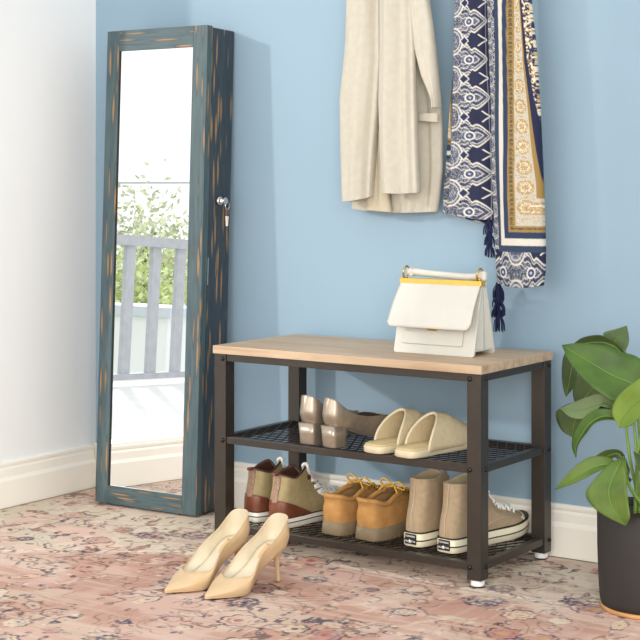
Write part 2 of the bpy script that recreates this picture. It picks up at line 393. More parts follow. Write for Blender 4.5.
# ---------------------------------------------------------------- rug
def hsh(i, j, s): 
    n_ = (i.astype(np.int64)*374761393+j.astype(np.int64)*668265263+s*1442695041) & 0xffffffff
    n_ = ((n_ ^ (n_ >> 13))*1274126177) & 0xffffffff
    return ((n_ ^ (n_ >> 16)) & 0xffff)/65535.0
def vn(x, y, s=0):
    i = np.floor(x); j = np.floor(y); f = x-i; g = y-j; f = f*f*(3-2*f); g = g*g*(3-2*g)
    return (hsh(i, j, s)*(1-f)+hsh(i+1, j, s)*f)*(1-g)+(hsh(i, j+1, s)*(1-f)+hsh(i+1, j+1, s)*f)*g
def fbm(x, y, s=0, o=4):
    a = 0; k = 0.5; t_ = 0
    for q in range(o): a = a+k*vn(x*2**q+q*17.3, y*2**q+q*9.1, s+q); t_ += k; k *= .5
    return a/t_
def sst(a, b, x): t_ = np.clip((x-a)/(b-a), 0, 1); return t_*t_*(3-2*t_)
def mixc(C, c, a): a = np.clip(a, 0, 1)[..., None]; return C*(1-a)+np.array(lin(c))*a
def set_dye(me, C):
    at = me.color_attributes.new('dye', 'FLOAT_COLOR', 'POINT')
    A = np.ones((len(me.vertices), 4), np.float32); A[:, :3] = C.reshape(-1, 3); at.data.foreach_set('color', A.ravel())
def grid_mesh(name, P):
    nv, nu = P.shape[:2]; me = bpy.data.meshes.new(name)
    idx = np.arange(nv*nu).reshape(nv, nu)
    F = np.stack([idx[:-1, :-1], idx[:-1, 1:], idx[1:, 1:], idx[1:, :-1]], -1).reshape(-1, 4)
    me.vertices.add(nv*nu); me.vertices.foreach_set('co', P.reshape(-1).astype(np.float32))
    me.loops.add(F.size); me.loops.foreach_set('vertex_index', F.ravel().astype(np.int32))
    me.polygons.add(len(F)); me.polygons.foreach_set('loop_start', (np.arange(len(F))*4).astype(np.int32))
    me.update(calc_edges=True); me.validate(); return me
def rug_dye(X, Y):
    wx = X+0.02*(fbm(X*7, Y*7, 5)-.5); wy = Y+0.02*(fbm(X*7, Y*7, 9)-.5)
    C = np.zeros(X.shape+(3,))+np.array(lin('d3c2ac'))
    # pink field in front of a cream border that runs along both walls
    edge = np.where(wx > 0.15, wy+0.028, wy+0.028-(wx-0.15)*0.62)
    pink = sst(0.006, -0.006, edge)
    C = mixc(C, 'c49a87', pink)
    C = mixc(C, 'd8b4a4', pink*sst(.48, .62, fbm(X*5, Y*9, 21))*0.8)
    C = mixc(C, 'bb8b7a', pink*sst(.55, .7, fbm(X*4, Y*7, 25))*0.5)
    C = mixc(C, 'c2a795', (1-pink)*sst(.5, .65, fbm(X*6, Y*10, 31))*0.8)
    C = mixc(C, 'dfb9a8', (1-pink)*sst(.52, .66, fbm(X*8, Y*12, 37))*0.7)
    # guard stripes beside the border line
    for e0, wd, c in ((0.012, .004, 'b57a6c'), (-0.010, .003, 'a8685c'), (0.050, .003, 'b98d7c')):
        C = mixc(C, c, sst(wd, wd*.4, np.abs(edge-e0))*0.6*sst(.35, .5, fbm(X*25, Y*25, 41)))
    C = mixc(C, 'efdccb', sst(.011, .008, np.abs(edge-0.031))*0.6)
    sc_ = np.abs(np.abs(((wx*22) % 1)-.5)*0.03-(edge-0.024))
    C = mixc(C, '5b4a52', sst(.0028, .0012, sc_)*sst(.4, .55, fbm(X*20, Y*20, 43)))
    # vines: contour lines of warped noise
    A = fbm(X*7+3, Y*7, 51, 3); Bm = fbm(X*3.2, Y*3.2, 57, 3)
    for lv, c, k in ((.42, '4a4452', .7), (.50, '86694f', .7), (.58, '54464c', .7)):
        C = mixc(C, c, sst(.0065, .003, np.abs(A-lv))*k*sst(.40, .47, Bm))
    A2 = fbm(X*14+7, Y*14+2, 61, 3)
    C = mixc(C, 'eadcc4', sst(.05, .02, np.abs(A2-.5))*0.45*sst(.5, .58, fbm(X*5, Y*5, 63)))
    scr = sst(.05, .02, np.abs(fbm(X*26, Y*26, 111, 3)-.5)); mk = sst(.60, .68, fbm(X*6.5, Y*8, 115, 2))
    C = mixc(C, 'e0cdb8', mk*.45); C = mixc(C, '3f3b50', scr*mk*.85)
    mk2 = sst(.60, .67, fbm(X*6+9, Y*8+4, 119, 2)); scr2 = sst(.05, .02, np.abs(fbm(X*22+4, Y*22, 123, 3)-.5)); C = mixc(C, '7d5a45', scr2*mk2*.8)
    # motifs: rosettes, palmettes, leaf sprays
    rnd = np.random.RandomState(12)
    step = X[0, 1]-X[0, 0]; x0, y0 = X[0, 0], Y[0, 0]
    def motif(cx, cy, R, kind, ang):
        i0 = int((cx-R*1.5-x0)/step); i1 = int((cx+R*1.5-x0)/step); j0 = int((cy-R*1.5-y0)/step); j1 = int((cy+R*1.5-y0)/step)
        if i0 < 0 or j0 < 0 or i1 >= X.shape[1] or j1 >= X.shape[0]: return
        sl = (slice(j0, j1), slice(i0, i1)); dx = wx[sl]-cx; dy = wy[sl]-cy
        u = dx*math.cos(ang)+dy*math.sin(ang); v = -dx*math.sin(ang)+dy*math.cos(ang)
        if kind == 2: v = v*2.1
        rr = np.hypot(u, v)/R; th = np.arctan2(v, u)
        n_ = {0: 8, 1: 6, 2: 5, 3: 12}[kind]; b_ = 0.78+0.2*np.abs(np.cos(th*n_/2))
        d = rr/b_; wear = sst(.33, .5, fbm(X[sl]*40, Y[sl]*40, 71))
        S = C[sl]
        fill = rnd.choice(['e0cbb2', 'c99a88', 'd8bda9', 'e4d3bb', 'b98577'])
        S = mixc(S, fill, sst(1.0, .95, d)*0.75)
        lw = 0.0021/R
        S = mixc(S, rnd.choice(['3f3a4e', '4d3c40', '5a4a44', '343650']), sst(lw*2.2, lw, np.abs(d-1))*0.9*wear)
        S = mixc(S, rnd.choice(['a3554c', '8f6a58', 'c79a58', '6f7088']), sst(.10, .06, np.abs(d-.6))*0.7*wear)
        S = mixc(S, rnd.choice(['a4473f', '3b3d5e', 'c79a58']), sst(.34, .28, d)*0.8*wear)
        if kind == 3: S = mixc(S, '39385a', sst(.45, .6, fbm(u*130, v*130, 81))*sst(1.25, 1.1, rr)*0.8)
        C[sl] = S
    for gx in np.arange(-0.9, 3.2, 0.120):
        for gy in np.arange(-2.6, 0.4, 0.125):
            cx = gx+rnd.uniform(-.04, .04)+(0.08 if int(round(gy/0.125)) % 2 else 0); cy = gy+rnd.uniform(-.035, .035)
            k = rnd.choice([0, 1, 2, 2, 3]); R = rnd.uniform(.014, .042)
            motif(cx, cy, R, k, rnd.uniform(0, 3))
            for q in range(rnd.randint(4, 8)):
                a = rnd.uniform(0, 6.28); rr = R*rnd.uniform(1.3, 2.3)
                motif(cx+rr*math.cos(a), cy+rr*math.sin(a), rnd.uniform(.006, .013), 2, a+rnd.uniform(-.5, .5))
    # distressed weft streaks
    st = fbm(X*5, Y*70, 91, 3); C = mixc(C, 'dcc8b4', sst(.56, .70, st)*0.38)
    st = fbm(X*60, Y*6, 97, 3); C = mixc(C, 'd0b09e', sst(.58, .7, st)*0.35)
    return C
gx = np.arange(XL+0.022, 3.0, 0.003); gy = np.arange(-2.4, YB-0.022, 0.003)
X, Y = np.meshgrid(gx, gy)
Z = np.zeros_like(X); Z -= 0.0005
P = np.stack([X, Y, Z], -1)
me = grid_mesh('rug', P); set_dye(me, rug_dye(X, Y))
# close the rug with a thin skirt and underside
o = link('rug', me, 'rug'); so = o.modifiers.new('thickness', 'SOLIDIFY'); so.thickness = 0.007; so.offset = -1 
tag(o, 'distressed pink and cream oriental rug with navy floral motifs covering the floor', 'rug')

# ---------------------------------------------------------------- mirror cabinet leaning on the blue wall
Wm, Hm, Dm = 0.3424, 1.2672, 0.1186
mc = thing('mirror_cabinet', 'tall teal distressed-wood mirror cabinet leaning against the blue wall', 'mirror', (-0.5584, 0.1882, 0.0047))
mc.rotation_euler = (-0.0400, 0, 0.0281)
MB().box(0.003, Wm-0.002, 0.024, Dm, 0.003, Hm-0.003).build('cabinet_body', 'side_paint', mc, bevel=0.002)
GX0, GX1, GZ0, GZ1 = 0.0430, 0.2945, 0.0475, 1.2125
dr = MB().box(0, GX0, 0, 0.0225, 0, Hm).box(GX1, Wm, 0, 0.0225, 0, Hm).build('door', 'front_paint', mc, bevel=0.0015)
MB().box(GX0, GX1, 0.0003, 0.0222, 0, GZ0).build('bottom_rail', 'front_paint_x', dr)
MB().box(GX0, GX1, 0.0003, 0.0222, GZ1, Hm).build('top_rail', 'front_paint_x', dr)
MB().box(GX0-.0005, GX1+.0005, 0.006, 0.014, GZ0-.0005, GZ1+.0005).build('mirror_glass', 'mirror', dr)
MB().box(GX0, GX0+0.002, 0.0035, 0.0058, GZ0, GZ1).build('inner_bead', 'black_rubber', dr)
MB().box(Wm-0.001, Wm+0.0015, 0.0228, 0.0260, 0.593, 0.663).build('edge_pull', 'chrome', dr)
LX = Wm-0.002
lk = MB().lathe([(0.0125, 0), (0.0125, 0.006), (0.0105, 0.009), (0.003, 0.010)], 24, (LX, 0.066, 0.812), axis='x').build('lock', 'chrome', mc, True)
MB().box(LX+0.008, LX+0.019, 0.0645, 0.0675, 0.808, 0.817).lathe([(0.009, -0.0015), (0.010, 0), (0.009, 0.0015)], 20, (LX+0.022, 0.068, 0.812), axis='x').build('key', 'chrome', lk, bevel=0.0005)
MB().tube([(LX+0.022, 0.076+0.009*math.cos(a), 0.800+0.011*math.sin(a)) for a in np.linspace(0, 6.28, 20)], 0.0014, 6).build('key_ring', 'chrome', lk, True)
MB().box(LX+0.017, LX+0.022, 0.073, 0.088, 0.772, 0.794).build('key_tag', 'brown_leather_tag', lk, bevel=0.002)
MB().prism([(0.0775, 0.746), (0.0835, 0.746), (0.086, 0.773), (0.0745, 0.773)], LX+0.017, LX+0.021, 'x').build('key_fob', 'brass_fob', lk, bevel=0.001)

# ---------------------------------------------------------------- shoe bench
BW, BD, BH = 0.73, 0.3371, 0.4741
bn = thing('shoe_bench', 'dark metal shoe rack bench with oak top and two mesh shelves', 'shoe rack', (0, 0, 0))
MB().box(0, BW, 0, BD, BH-0.0188, BH).build('tabletop', 'oak', bn, bevel=0.0012)
tt = bn.children[0] if bn.children else None
LG = 0.034
for lx in (0.003, BW-0.003-LG):
    for ly in (0.003, BD-0.003-LG):
        lg = MB().box(lx, lx+LG, ly, ly+LG, 0.016, BH-0.019).build('leg', 'metal', bn, bevel=0.0012)
        cx, cy = lx+LG/2, ly+LG/2
        MB().lathe([(0.0145, 0.003), (0.015, 0.005), (0.015, 0.014), (0.012, 0.016)], 24, (cx, cy, 0)).build('foot_glide', 'white_plastic', lg, True, bevel=0)
        MB().lathe([(0.0125, 0.0), (0.0145, 0.001), (0.0145, 0.003)], 24, (cx, cy, 0)).build('foot_pad', 'black_rubber', lg, True)
for zz0, zz1, zm in ((BH-0.036, BH-0.019, None), (0.2425, 0.2590, 0.2570), (0.0350, 0.0515, 0.0495)):
    nm = 'top_rail' if zm is None else 'shelf_frame'
    mb = MB()
    x0, x1, y0, y1 = 0.003, BW-0.003, 0.006, BD-0.006
    mb.box(x0+LG, x1-LG, y0, y0+0.018, zz0, zz1); mb.box(x0+LG, x1-LG, y1-0.018, y1, zz0, zz1)
    mb.box(x0+0.003, x0+0.021, y0+LG-.003, y1-LG+.003, zz0, zz1); mb.box(x1-0.021, x1-0.003, y0+LG-.003, y1-LG+.003, zz0, zz1)
    fr = mb.build(nm, 'metal', bn, bevel=0.001)
    if zm is not None:
        mb = MB(); xa, xb, ya, yb = x0+0.018, x1-0.018, y0+0.016, y1-0.016
        def seg(p, q, w_=0.0011):
            p = Vector((p[0], p[1], zm)); q = Vector((q[0], q[1], zm)); d = (q-p)
            if d.length < 0.004: return
            d.normalize(); n_ = Vector((-d.y, d.x, 0))*w_
            V = [p+n_, p-n_, q-n_, q+n_]; V = [v-Vector((0, 0, .0012)) for v in V]+[v+Vector((0, 0, .0012)) for v in V]
            mb.add(V, [(0, 1, 2, 3), (7, 6, 5, 4), (0, 4, 5, 1), (1, 5, 6, 2), (2, 6, 7, 3), (3, 7, 4, 0)])
        def clipseg(px, py, dx, dy):
            t0, t1 = -9, 9
            for p_, d_, a, b_ in ((px, dx, xa, xb), (py, dy, ya, yb)):
                u0, u1 = sorted(((a-p_)/d_, (b_-p_)/d_)); t0 = max(t0, u0); t1 = min(t1, u1)
            if t1 > t0: seg((px+dx*t0, py+dy*t0), (px+dx*t1, py+dy*t1))
        for s_ in (1, -1):
            for k in range(-40, 80):
                clipseg(xa+k*0.0235, ya if s_ > 0 else ya, 0.46, s_*0.89) if s_ > 0 else clipseg(xa+k*0.0235, ya, -0.46, 0.89)
        mb.build('mesh_shelf', 'mesh', fr)
def bolt(x, y, z, ax):
    p = [(0.0056, 0), (0.0056, 0.0015), (0.0038, 0.0034), (0.001, 0.004)]
    if ax == 'front': MB().lathe([(a, -b) for a, b in p], 14, (x, y, z), axis='y').build('bolt', 'bolt', bn, True)
    else: MB().lathe(p, 14, (x, y, z), axis='x').build('bolt', 'bolt', bn, True)
for z in (0.444, 0.2505, 0.043):
    bolt(0.003+0.025, 0.003, z, 'front'); bolt(BW-0.003-0.027, 0.003, z, 'front')
    bolt(BW-0.003, 0.003+0.024, z, 'side'); bolt(BW-0.003, BD-0.003-0.010, z, 'side')

# ---------------------------------------------------------------- handbag
Z0 = BH
hb = thing('handbag', 'ivory leather flap handbag with gold bar standing on the oak bench top', 'handbag', (0.5350, 0.19, Z0))
def bag_panel(name, xb, xt, yb, yt, h, th, mname='bag', r=0.006, hang=0.0):
    # trapezoid slab leaning back from (y=yb) to (y=yt); local coordinates
    n = 6; pts = []
    def corner(cx, cz, a0):
        return [(cx+r*math.cos(a0+i*math.pi/2/n), cz+r*math.sin(a0+i*math.pi/2/n)) for i in range(n+1)]
    pts = corner(xb-r, r, -math.pi/2)+[(xt, h)]+[(-xt, h)]+corner(-(xb-r), r, math.pi)
    mb = MB(); V = []; N_ = len(pts)
    for dy in (0, th):
        for x, z in pts: V.append((x, yb+(yt-yb)*(z/h)+dy, z+hang))
    return mb.add(V, [tuple(range(N_))[::-1], tuple(range(N_, 2*N_))]+[(i, (i+1) % N_, N_+(i+1) % N_, N_+i) for i in range(N_)])
bag_panel('', 0.1055, 0.1045, -0.064, -0.026, 0.156, 0.006).build('front_panel', 'bag', hb, bevel=0.0012)
bag_panel('', 0.1035, 0.099, 0.034, 0.000, 0.160, 0.006).build('back_panel', 'bag', hb, bevel=0.0012)
# accordion gusset and base
for s_ in (-1, 1):
    mb = MB()
    pr = [(s_*0.101, -0.060), (s_*0.092, -0.03), (s_*0.099, -0.008), (s_*0.092, 0.012), (s_*0.100, 0.034)]
    tp = [(s_*0.101, -0.024), (s_*0.097, -0.016), (s_*0.099, -0.008), (s_*0.097, -0.003), (s_*0.099, 0.001)]
    for k in range(4):
        a, b_, c, d = (*pr[k], 0.012), (*pr[k+1], 0.012), (*tp[k+1], 0.154), (*tp[k], 0.154)
        t_ = Vector((s_*-0.002, 0, 0)); V = [Vector(q) for q in (a, b_, c, d)]; V += [v+t_ for v in V]
        mb.add(V, [(0, 1, 2, 3), (7, 6, 5, 4), (0, 4, 5, 1), (1, 5, 6, 2), (2, 6, 7, 3), (3, 7, 4, 0)])
    mb.build('gusset', 'bag', hb)
MB().box(-0.098, 0.098, -0.058, 0.033, 0.010, 0.014).build('base_panel', 'bag', hb)
# front pocket with its own small flap
MB().box(-0.084, 0.074, -0.0035, 0, 0.021, 0.064, Matrix.Rotation(math.atan2(-0.038, 0.148), 3, 'X'), (0, -0.0655, 0.001)).build('front_pocket', 'bag', hb, bevel=0.0015)
MB().box(-0.020, 0.006, -0.006, -0.0035, 0.052, 0.056, Matrix.Rotation(math.atan2(-0.038, 0.148), 3, 'X'), (0, -0.0655, 0.001)).build('clasp', 'gold', hb)
# flap: from the bar, over the front, rounded lower corners and a slight outward kick
nu, nv = 33, 17; P = np.zeros((nv, nu, 3)); 
for j in range(nv):
    t_ = j/(nv-1)
    for i in range(nu):
        s_ = -1+2*i/(nu-1); zc = 0.159-0.098*t_
        lift = 0.012*max(0, (abs(s_)-0.90)/0.10)**2 * max(0, (t_-0.85)/0.15)
        hw = 0.1045+0.0045*t_
        y_ = -0.030-0.058*t_-0.005*math.sin(math.pi*t_)
        P[j, i] = (s_*hw, y_, zc+lift)
me = grid_mesh('flap', P); fl = link('flap', me, 'bag', hb, True); so = fl.modifiers.new('thickness', 'SOLIDIFY'); so.thickness = 0.0035; so.offset = 0
MB().box(-0.1075, 0.1075, -0.034, -0.016, 0.156, 0.168).build('gold_bar', 'gold', hb, bevel=0.001)
MB().box(-0.100, 0.100, -0.016, 0.008, 0.152, 0.163).build('top_panel', 'bag', hb, bevel=0.003)
for s_ in (-1, 1):
    cx = 0.097*s_
    rg = MB().tube([(cx+0.0022*math.sin(a), -0.022+0.0115*math.cos(a), 0.1815+0.0135*math.sin(a)) for a in np.linspace(0, 2*math.pi, 28)], 0.0022, 8).build('ring', 'gold_ring', hb, True)
    MB().lathe([(0.004, 0), (0.004, 0.004), (0.0025, 0.006)], 12, (cx, -0.022, 0.1675)).build('ring_stud', 'gold_ring', rg, True)
# carrying strap stretched between the rings, wrapped at both ends
def strap_pts():
    return [(-0.097, -0.016, 0.181), (-0.085, -0.010, 0.182), (-0.05, -0.004, 0.179), (0.0, 0.0, 0.176), (0.05, -0.002, 0.174), (0.085, -0.008, 0.176), (0.100, -0.014, 0.178)]
MB().tube(strap_pts(), [0.0085, 0.0085, 0.008, 0.0078, 0.008, 0.0085, 0.009], 12, 40, flat=1.0).build('strap', 'bag', hb, True)
MB().box(-0.094, -0.082, -0.019, -0.004, 0.171, 0.191).build('strap_end', 'bag', hb, bevel=0.004, seg=3)
MB().box(0.094, 0.110, -0.019, -0.004, 0.167, 0.189).build('strap_end', 'bag', hb, bevel=0.005, seg=3)

# ---------------------------------------------------------------- shoes
RACK = 'shoes standing on the rack shelves'
def pump(name, label, cat, loc, rz, mats, hz, heel, group, topz, length=0.217, wide=1.0, low=False, vr=0.0):
    up, inn, logo = mats
    s = thing(name, label, cat, loc, rz, group); k = length/0.217; w_ = wide; h = hz
    tw = 1.0 if not low else 1.35
    L0 = [(0, .004, h), (.021*w_, .012, h-.002), (.026*w_, .042, h*.86), (.021*w_, .088, h*.45+.002), (.034*w_, .134, .008), (.029*w_, .165, .005), (.013*w_*tw, .197, .005), (0, .217, .005)]
    L1 = [(0, -.004, h+.020), (.024*w_, .008, h+.018), (.028*w_, .042, h*.86+.018), (.026*w_, .088, h*.45+.022), (.0375*w_, .134, .022), (.031*w_, .166, .018), (.0145*w_*tw, .196, .012), (0, .216, .009)]
    L2 = [(0, -.003, h+.042), (.024*w_, .010, h+.038), (.028*w_, .045, h*.80+.030), (.0275*w_, .088, h*.45+.034), (.037*w_, .130, .034+vr*.6), (.029*w_, .160, .028+vr*.7), (.0115*w_*tw, .188, .020+vr*.6), (0, .203, .0165+vr*.5)]
    L3 = [(0, .001, topz), (.0215*w_, .010, topz-.007), (.026*w_, .045, h*.78+.040), (.0275*w_, .088, h*.45+.042), (.033*w_, .124, .042+vr), (.026*w_, .145, .039+vr), (.012*w_, .156, .036+vr), (0, .159, .0345+vr)]
    sc_ = lambda L: [(x, y*k, z) for x, y, z in L]
    S = Surf([sc_(L) for L in (L0, L1, L2, L3)])
    uo = S.patch('upper', up, s, nu=96, nv=22, thick=0.0016); uo.data.materials.append(M[inn])
    for m_ in uo.modifiers: m_.material_offset = 1
    S.patch('topline', up, s, v=(2.93, 3), nu=96, nv=3, off=0.0009, thick=0.002)
    # outsole follows the arch
    h0 = loop_fill('outsole', sc_([(x*.98, y, z) for x, y, z in L0]), up, s, z_off=-0.0012); so = h0.modifiers.new('thickness', 'SOLIDIFY'); so.thickness = 0.003; so.offset = 0
    i0 = loop_fill('insole', sc_([(x*.93, y*.985+.001, z) for x, y, z in L0]), inn, s, z_off=0.004); so = i0.modifiers.new('thickness', 'SOLIDIFY'); so.thickness = 0.002; so.offset = 0
    if logo:
        V = [];
        for a in np.linspace(0, 2*math.pi, 25)[:-1]:
            yy = .047+.022*math.sin(a); zz = np.interp(yy, [.012, .042, .088], [h-.002, h*.86, h*.45+.002])+.0068
            V.append((.0125*math.cos(a), yy*k, zz))
        me = bpy.data.meshes.new('insole_patch'); me.from_pydata(V+[(a, b, c-.001) for a, b, c in V], [], [tuple(range(24)), tuple(range(24, 48))[::-1]]+[(i, (i+1) % 24, 24+(i+1) % 24, 24+i) for i in range(24)]); link('insole_patch', me, logo, s)
    if heel == 'stiletto':
        MB().lathe([(.0042, 0), (.0046, .003), (.0042, .012), (.0052, .035), (.0085, .055), (.015, h-.010), (.020, h-.001)], 20, (0, .0, 0), sx=1.0, sy=.95).build('heel', up, s, True)
        hl = s.children
        bpy.data.objects[-1] if False else None
        for o_ in [c for c in bpy.data.objects if c.parent == s and c.name.startswith('heel')]:
            me = o_.data
            for v in me.vertices: v.co.y += .013+.009*(v.co.z/h)
    else:
        rows = []
        for z, hw, ya, yb in ((0, .0225, .002, .046), (.003, .0227, .001, .047), (h*.5, .0232, -.001, .046), (h-.001, .0240, -.004, .047)):
            n = 28; ring = []
            for i in range(n):
                a = 2*math.pi*i/n; c_, s_ = math.cos(a), math.sin(a); e = .45
                ring.append((hw*math.copysign(abs(c_)**e, c_), (ya+yb)/2+(yb-ya)/2*math.copysign(abs(s_)**e, s_), z))
            rows.append(ring)
        V = [q for r_ in rows for q in r_]; n = 28
        F = [(j*n+i, j*n+(i+1) % n, (j+1)*n+(i+1) % n, (j+1)*n+i) for j in range(3) for i in range(n)]+[tuple(range(n))[::-1], tuple(range(3*n, 4*n))]
        MB().add(V, F).build('heel', up, s, True)
        MB().lathe([(.021, 0), (.021, .0015)], 20, (0, .023, -0.0012)).build('heel_tip', 'black_rubber', s)
    return s
g = 'nude stiletto pumps on the rug'
p1 = pump('stiletto_pump', 'nude stiletto pump on the rug, right-hand one of its pair', 'shoe', (0.3370, -0.1750, 0.001), math.pi-0.0+0.215, ('nude', 'nude_in', 'nude_logo'), 0.083, 'stiletto', g, 0.145, length=0.222, wide=1.2)
p1.rotation_euler = (0, 0, math.atan2(-(-0.042), -0.193))
p1.rotation_euler = (0, 0, math.pi-0.17)
dup(p1, (0.238, -0.186, 0.001), math.pi-0.17, 'nude stiletto pump on the rug, left-hand one of its pair')
ZS, ZL = 0.2605, 0.0530
g = 'pewter block-heel pumps on the upper shelf'
q1 = pump('block_heel_pump', 'metallic pewter block-heel pump on the upper mesh shelf, nearer the cream slippers', 'shoe', (0.326, 0.008, ZS), -0.24, ('pewter', 'pewter_in', None), 0.050, 'block', g, 0.114, length=0.25, wide=0.97, low=True, vr=.022)
dup(q1, (0.262, 0.014, ZS), -0.05, 'metallic pewter block-heel pump on the upper mesh shelf, leftmost and half hidden by its twin')

def sole_mesh(loop, z0, z1, flare=0.0, nu=80):
    G = mirror_loops([loop])[0]; K = len(G); h = crom(G, np.linspace(0, K, nu, endpoint=False), True)
    return h
def slab(name, loop, zs_, mname, parent, nu=80, scales=None, zfun=None):
    """closed stack of outline rings at heights zs_ with capped ends"""
    G = mirror_loops([[(x, y, 0) for x, y in loop]])[0]; K = len(G); h = crom(G, np.linspace(0, K, nu, endpoint=False), True)
    c = np.array([0, h[:, 1].mean(), 0]); V = []; F = []
    for j, z in enumerate(zs_):
        s_ = scales[j] if scales else 1.0
        for q in h:
            w_ = q.copy(); w_[0] = q[0]+(np.sign(q[0])*s_ if abs(q[0]) > .004 else 0); w_[1] = q[1]+(s_*(1 if q[1] > c[1] else -1)*min(1, abs(q[1]-c[1])/.08))
            V.append((w_[0], w_[1], z+(zfun(q[1], j) if zfun else 0)))
    nj = len(zs_)
    F = [(j*nu+i, j*nu+(i+1) % nu, (j+1)*nu+(i+1) % nu, (j+1)*nu+i) for j in range(nj-1) for i in range(nu)]
    F += [tuple(range(nu))[::-1], tuple(range((nj-1)*nu, nj*nu))]
    return MB().add(V, F).build(name, mname, parent, True)

def rise(y, L):    # toe spring
    return 0.012*max(0, (y/L-0.72)/0.28)**2

# --- slippers: flat sole, footbed and one arched band over the toes
def slipper(label, loc, rz):
    s = thing('slipper', label, 'slipper', loc, rz, 'cream slippers on the upper shelf')
    out_ = [(0, 0), (.024, .004), (.034, .03), (.033, .09), (.036, .14), (.040, .19), (.0375, .235), (.022, .258), (0, .262)]
    slab('sole', out_, (0, .002, .014, .016), 'slip_sole', s, scales=(-.002, 0, 0, -.0015))
    slab('footbed', [(x*.93, y*.98+.002) for x, y in out_], (.0155, .019, .021), 'slip_in', s, scales=(0, 0, -.003))
    # band: rows along y, arch across x
    nu, nv = 37, 25
    for nm, mname, dz in (('upper_band', 'slip', 0.0),):
        P = np.zeros((nv, nu, 3))
        for j in range(nv):
            t_ = j/(nv-1)
            for i in range(nu):
                a = math.pi*i/(nu-1); s_ = math.cos(a); up = math.sin(a)
                yb = 0.052+0.196*t_                      # band runs from the instep to near the toe
                lip = -0.030*(1-up)*0+0.0
                y_ = yb + (0.058*(up**1.4))*(1-t_)**1.3       # the open edge leans forward at the crown
                hw = np.interp(yb, [.05, .10, .14, .19, .235, .25], [.0345, .034, .0345, .0375, .0355, .029])
                hh = np.interp(t_, [0, .3, .6, .85, 1], [.076, .070, .052, .034, .019])
                P[j, i] = (s_*hw, y_, .010+hh*up**0.75)
        me = grid_mesh(nm, P); o_ = link(nm, me, mname, s, True); so = o_.modifiers.new('thickness', 'SOLIDIFY'); so.thickness = .005; so.offset = 0
        rim = P[0]; MB().tube([tuple(q) for q in rim], .0036, 8).build('rim_binding', 'slip_sole', o_, True)
    return s
s1 = slipper('cream open-heel slipper on the upper mesh shelf, beside the right front leg of the rack', (0.534, -0.004, ZS), -0.16)
dup(s1, (0.447, 0.004, ZS), -0.16, 'cream open-heel slipper on the upper mesh shelf, next to the pewter pumps')

def sneaker_loops(H, L, collar_back, zs, wx_=1.0):
    k = L/0.283
    J = [
     [(0, 0, zs), (.026, .007, zs), (.0325, .05, zs), (.0325, .12, zs), (.043, .20, zs), (.034, .258, zs), (0, .283, zs)],
     [(0, -.002, zs+.03), (.026, .008, zs+.03), (.032, .052, zs+.03), (.033, .12, zs+.028), (.042, .195, zs+.022), (.031, .248, zs+.02), (0, .270, zs+.024)],
     [(0, .000, zs+.055), (.025, .012, zs+.055), (.030, .05, zs+.055), (.0285, .112, zs+.052), (.032, .168, zs+.040), (.020, .208, zs+.040), (0, .216, zs+.043)],
     [(0, .008, zs+.08), (.025, .018, zs+.08), (.030, .048, zs+.08), (.027, .092, zs+.076), (.023, .138, zs+.062), (.011, .165, zs+.058), (0, .168, zs+.059)],
     [(0, .013, H-.003), (.025, .021, H-.003), (.031, .046, H-.004), (.030, .070, H+.001), (.021, .096, H+.007), (.010, .108, H+.001), (0, .110, H-.004)]]
    return [[(x*wx_, y*k, z) for x, y, z in l] for l in J]

def star_mesh(cx, cz, r, y0, y1):
    pts = [(cx+(r if i % 2 == 0 else r*.42)*math.sin(i*math.pi/5), cz+(r if i % 2 == 0 else r*.42)*math.cos(i*math.pi/5)) for i in range(10)]
    return MB().prism(pts, y0, y1, 'y')
def text_mesh(body, size, loc, parent, mname, name='lettering', rz=0.0):
    c = bpy.data.curves.new(name, 'FONT'); c.body = body; c.size = size; c.extrude = 0.0002; c.align_x = 'CENTER'; c.align_y = 'CENTER'
    o = bpy.data.objects.new(name, c); col.objects.link(o); dg = bpy.context.evaluated_depsgraph_get()
    me = bpy.data.meshes.new_from_object(o.evaluated_get(dg)); bpy.data.objects.remove(o)
    me.materials.clear(); q = link(name, me, mname, parent); q.location = loc; q.rotation_euler = (math.pi/2, 0, rz); return q

def laces(S, s, rows, mname, r=0.0028, spread=0.55, off=0.004):
    """crossed lace bars bridging the throat of a Surf (its far side in u is the instep)"""
    mid = S.K/2
    mb = MB()
    for j, v in enumerate(rows):
        for sg in (1, -1):
            us = mid+sg*spread*np.linspace(1, -1, 7); vs = np.clip(v+np.linspace(-.05, .20, 7), 0, S.J-1.03)
            P_ = [S.line([u_], [v_], off+.004*math.sin(math.pi*k/6)*(1.3 if sg > 0 else .7))[0] for k, (u_, v_) in enumerate(zip(us, vs))]
            P_[0] = S.line([us[0]], [vs[0]], -.001)[0]; P_[-1] = S.line([us[-1]], [vs[-1]], -.001)[0]
            mb.tube(P_, r, 8, 20, flat=.8)
    mb.build('laces', mname, s, True)

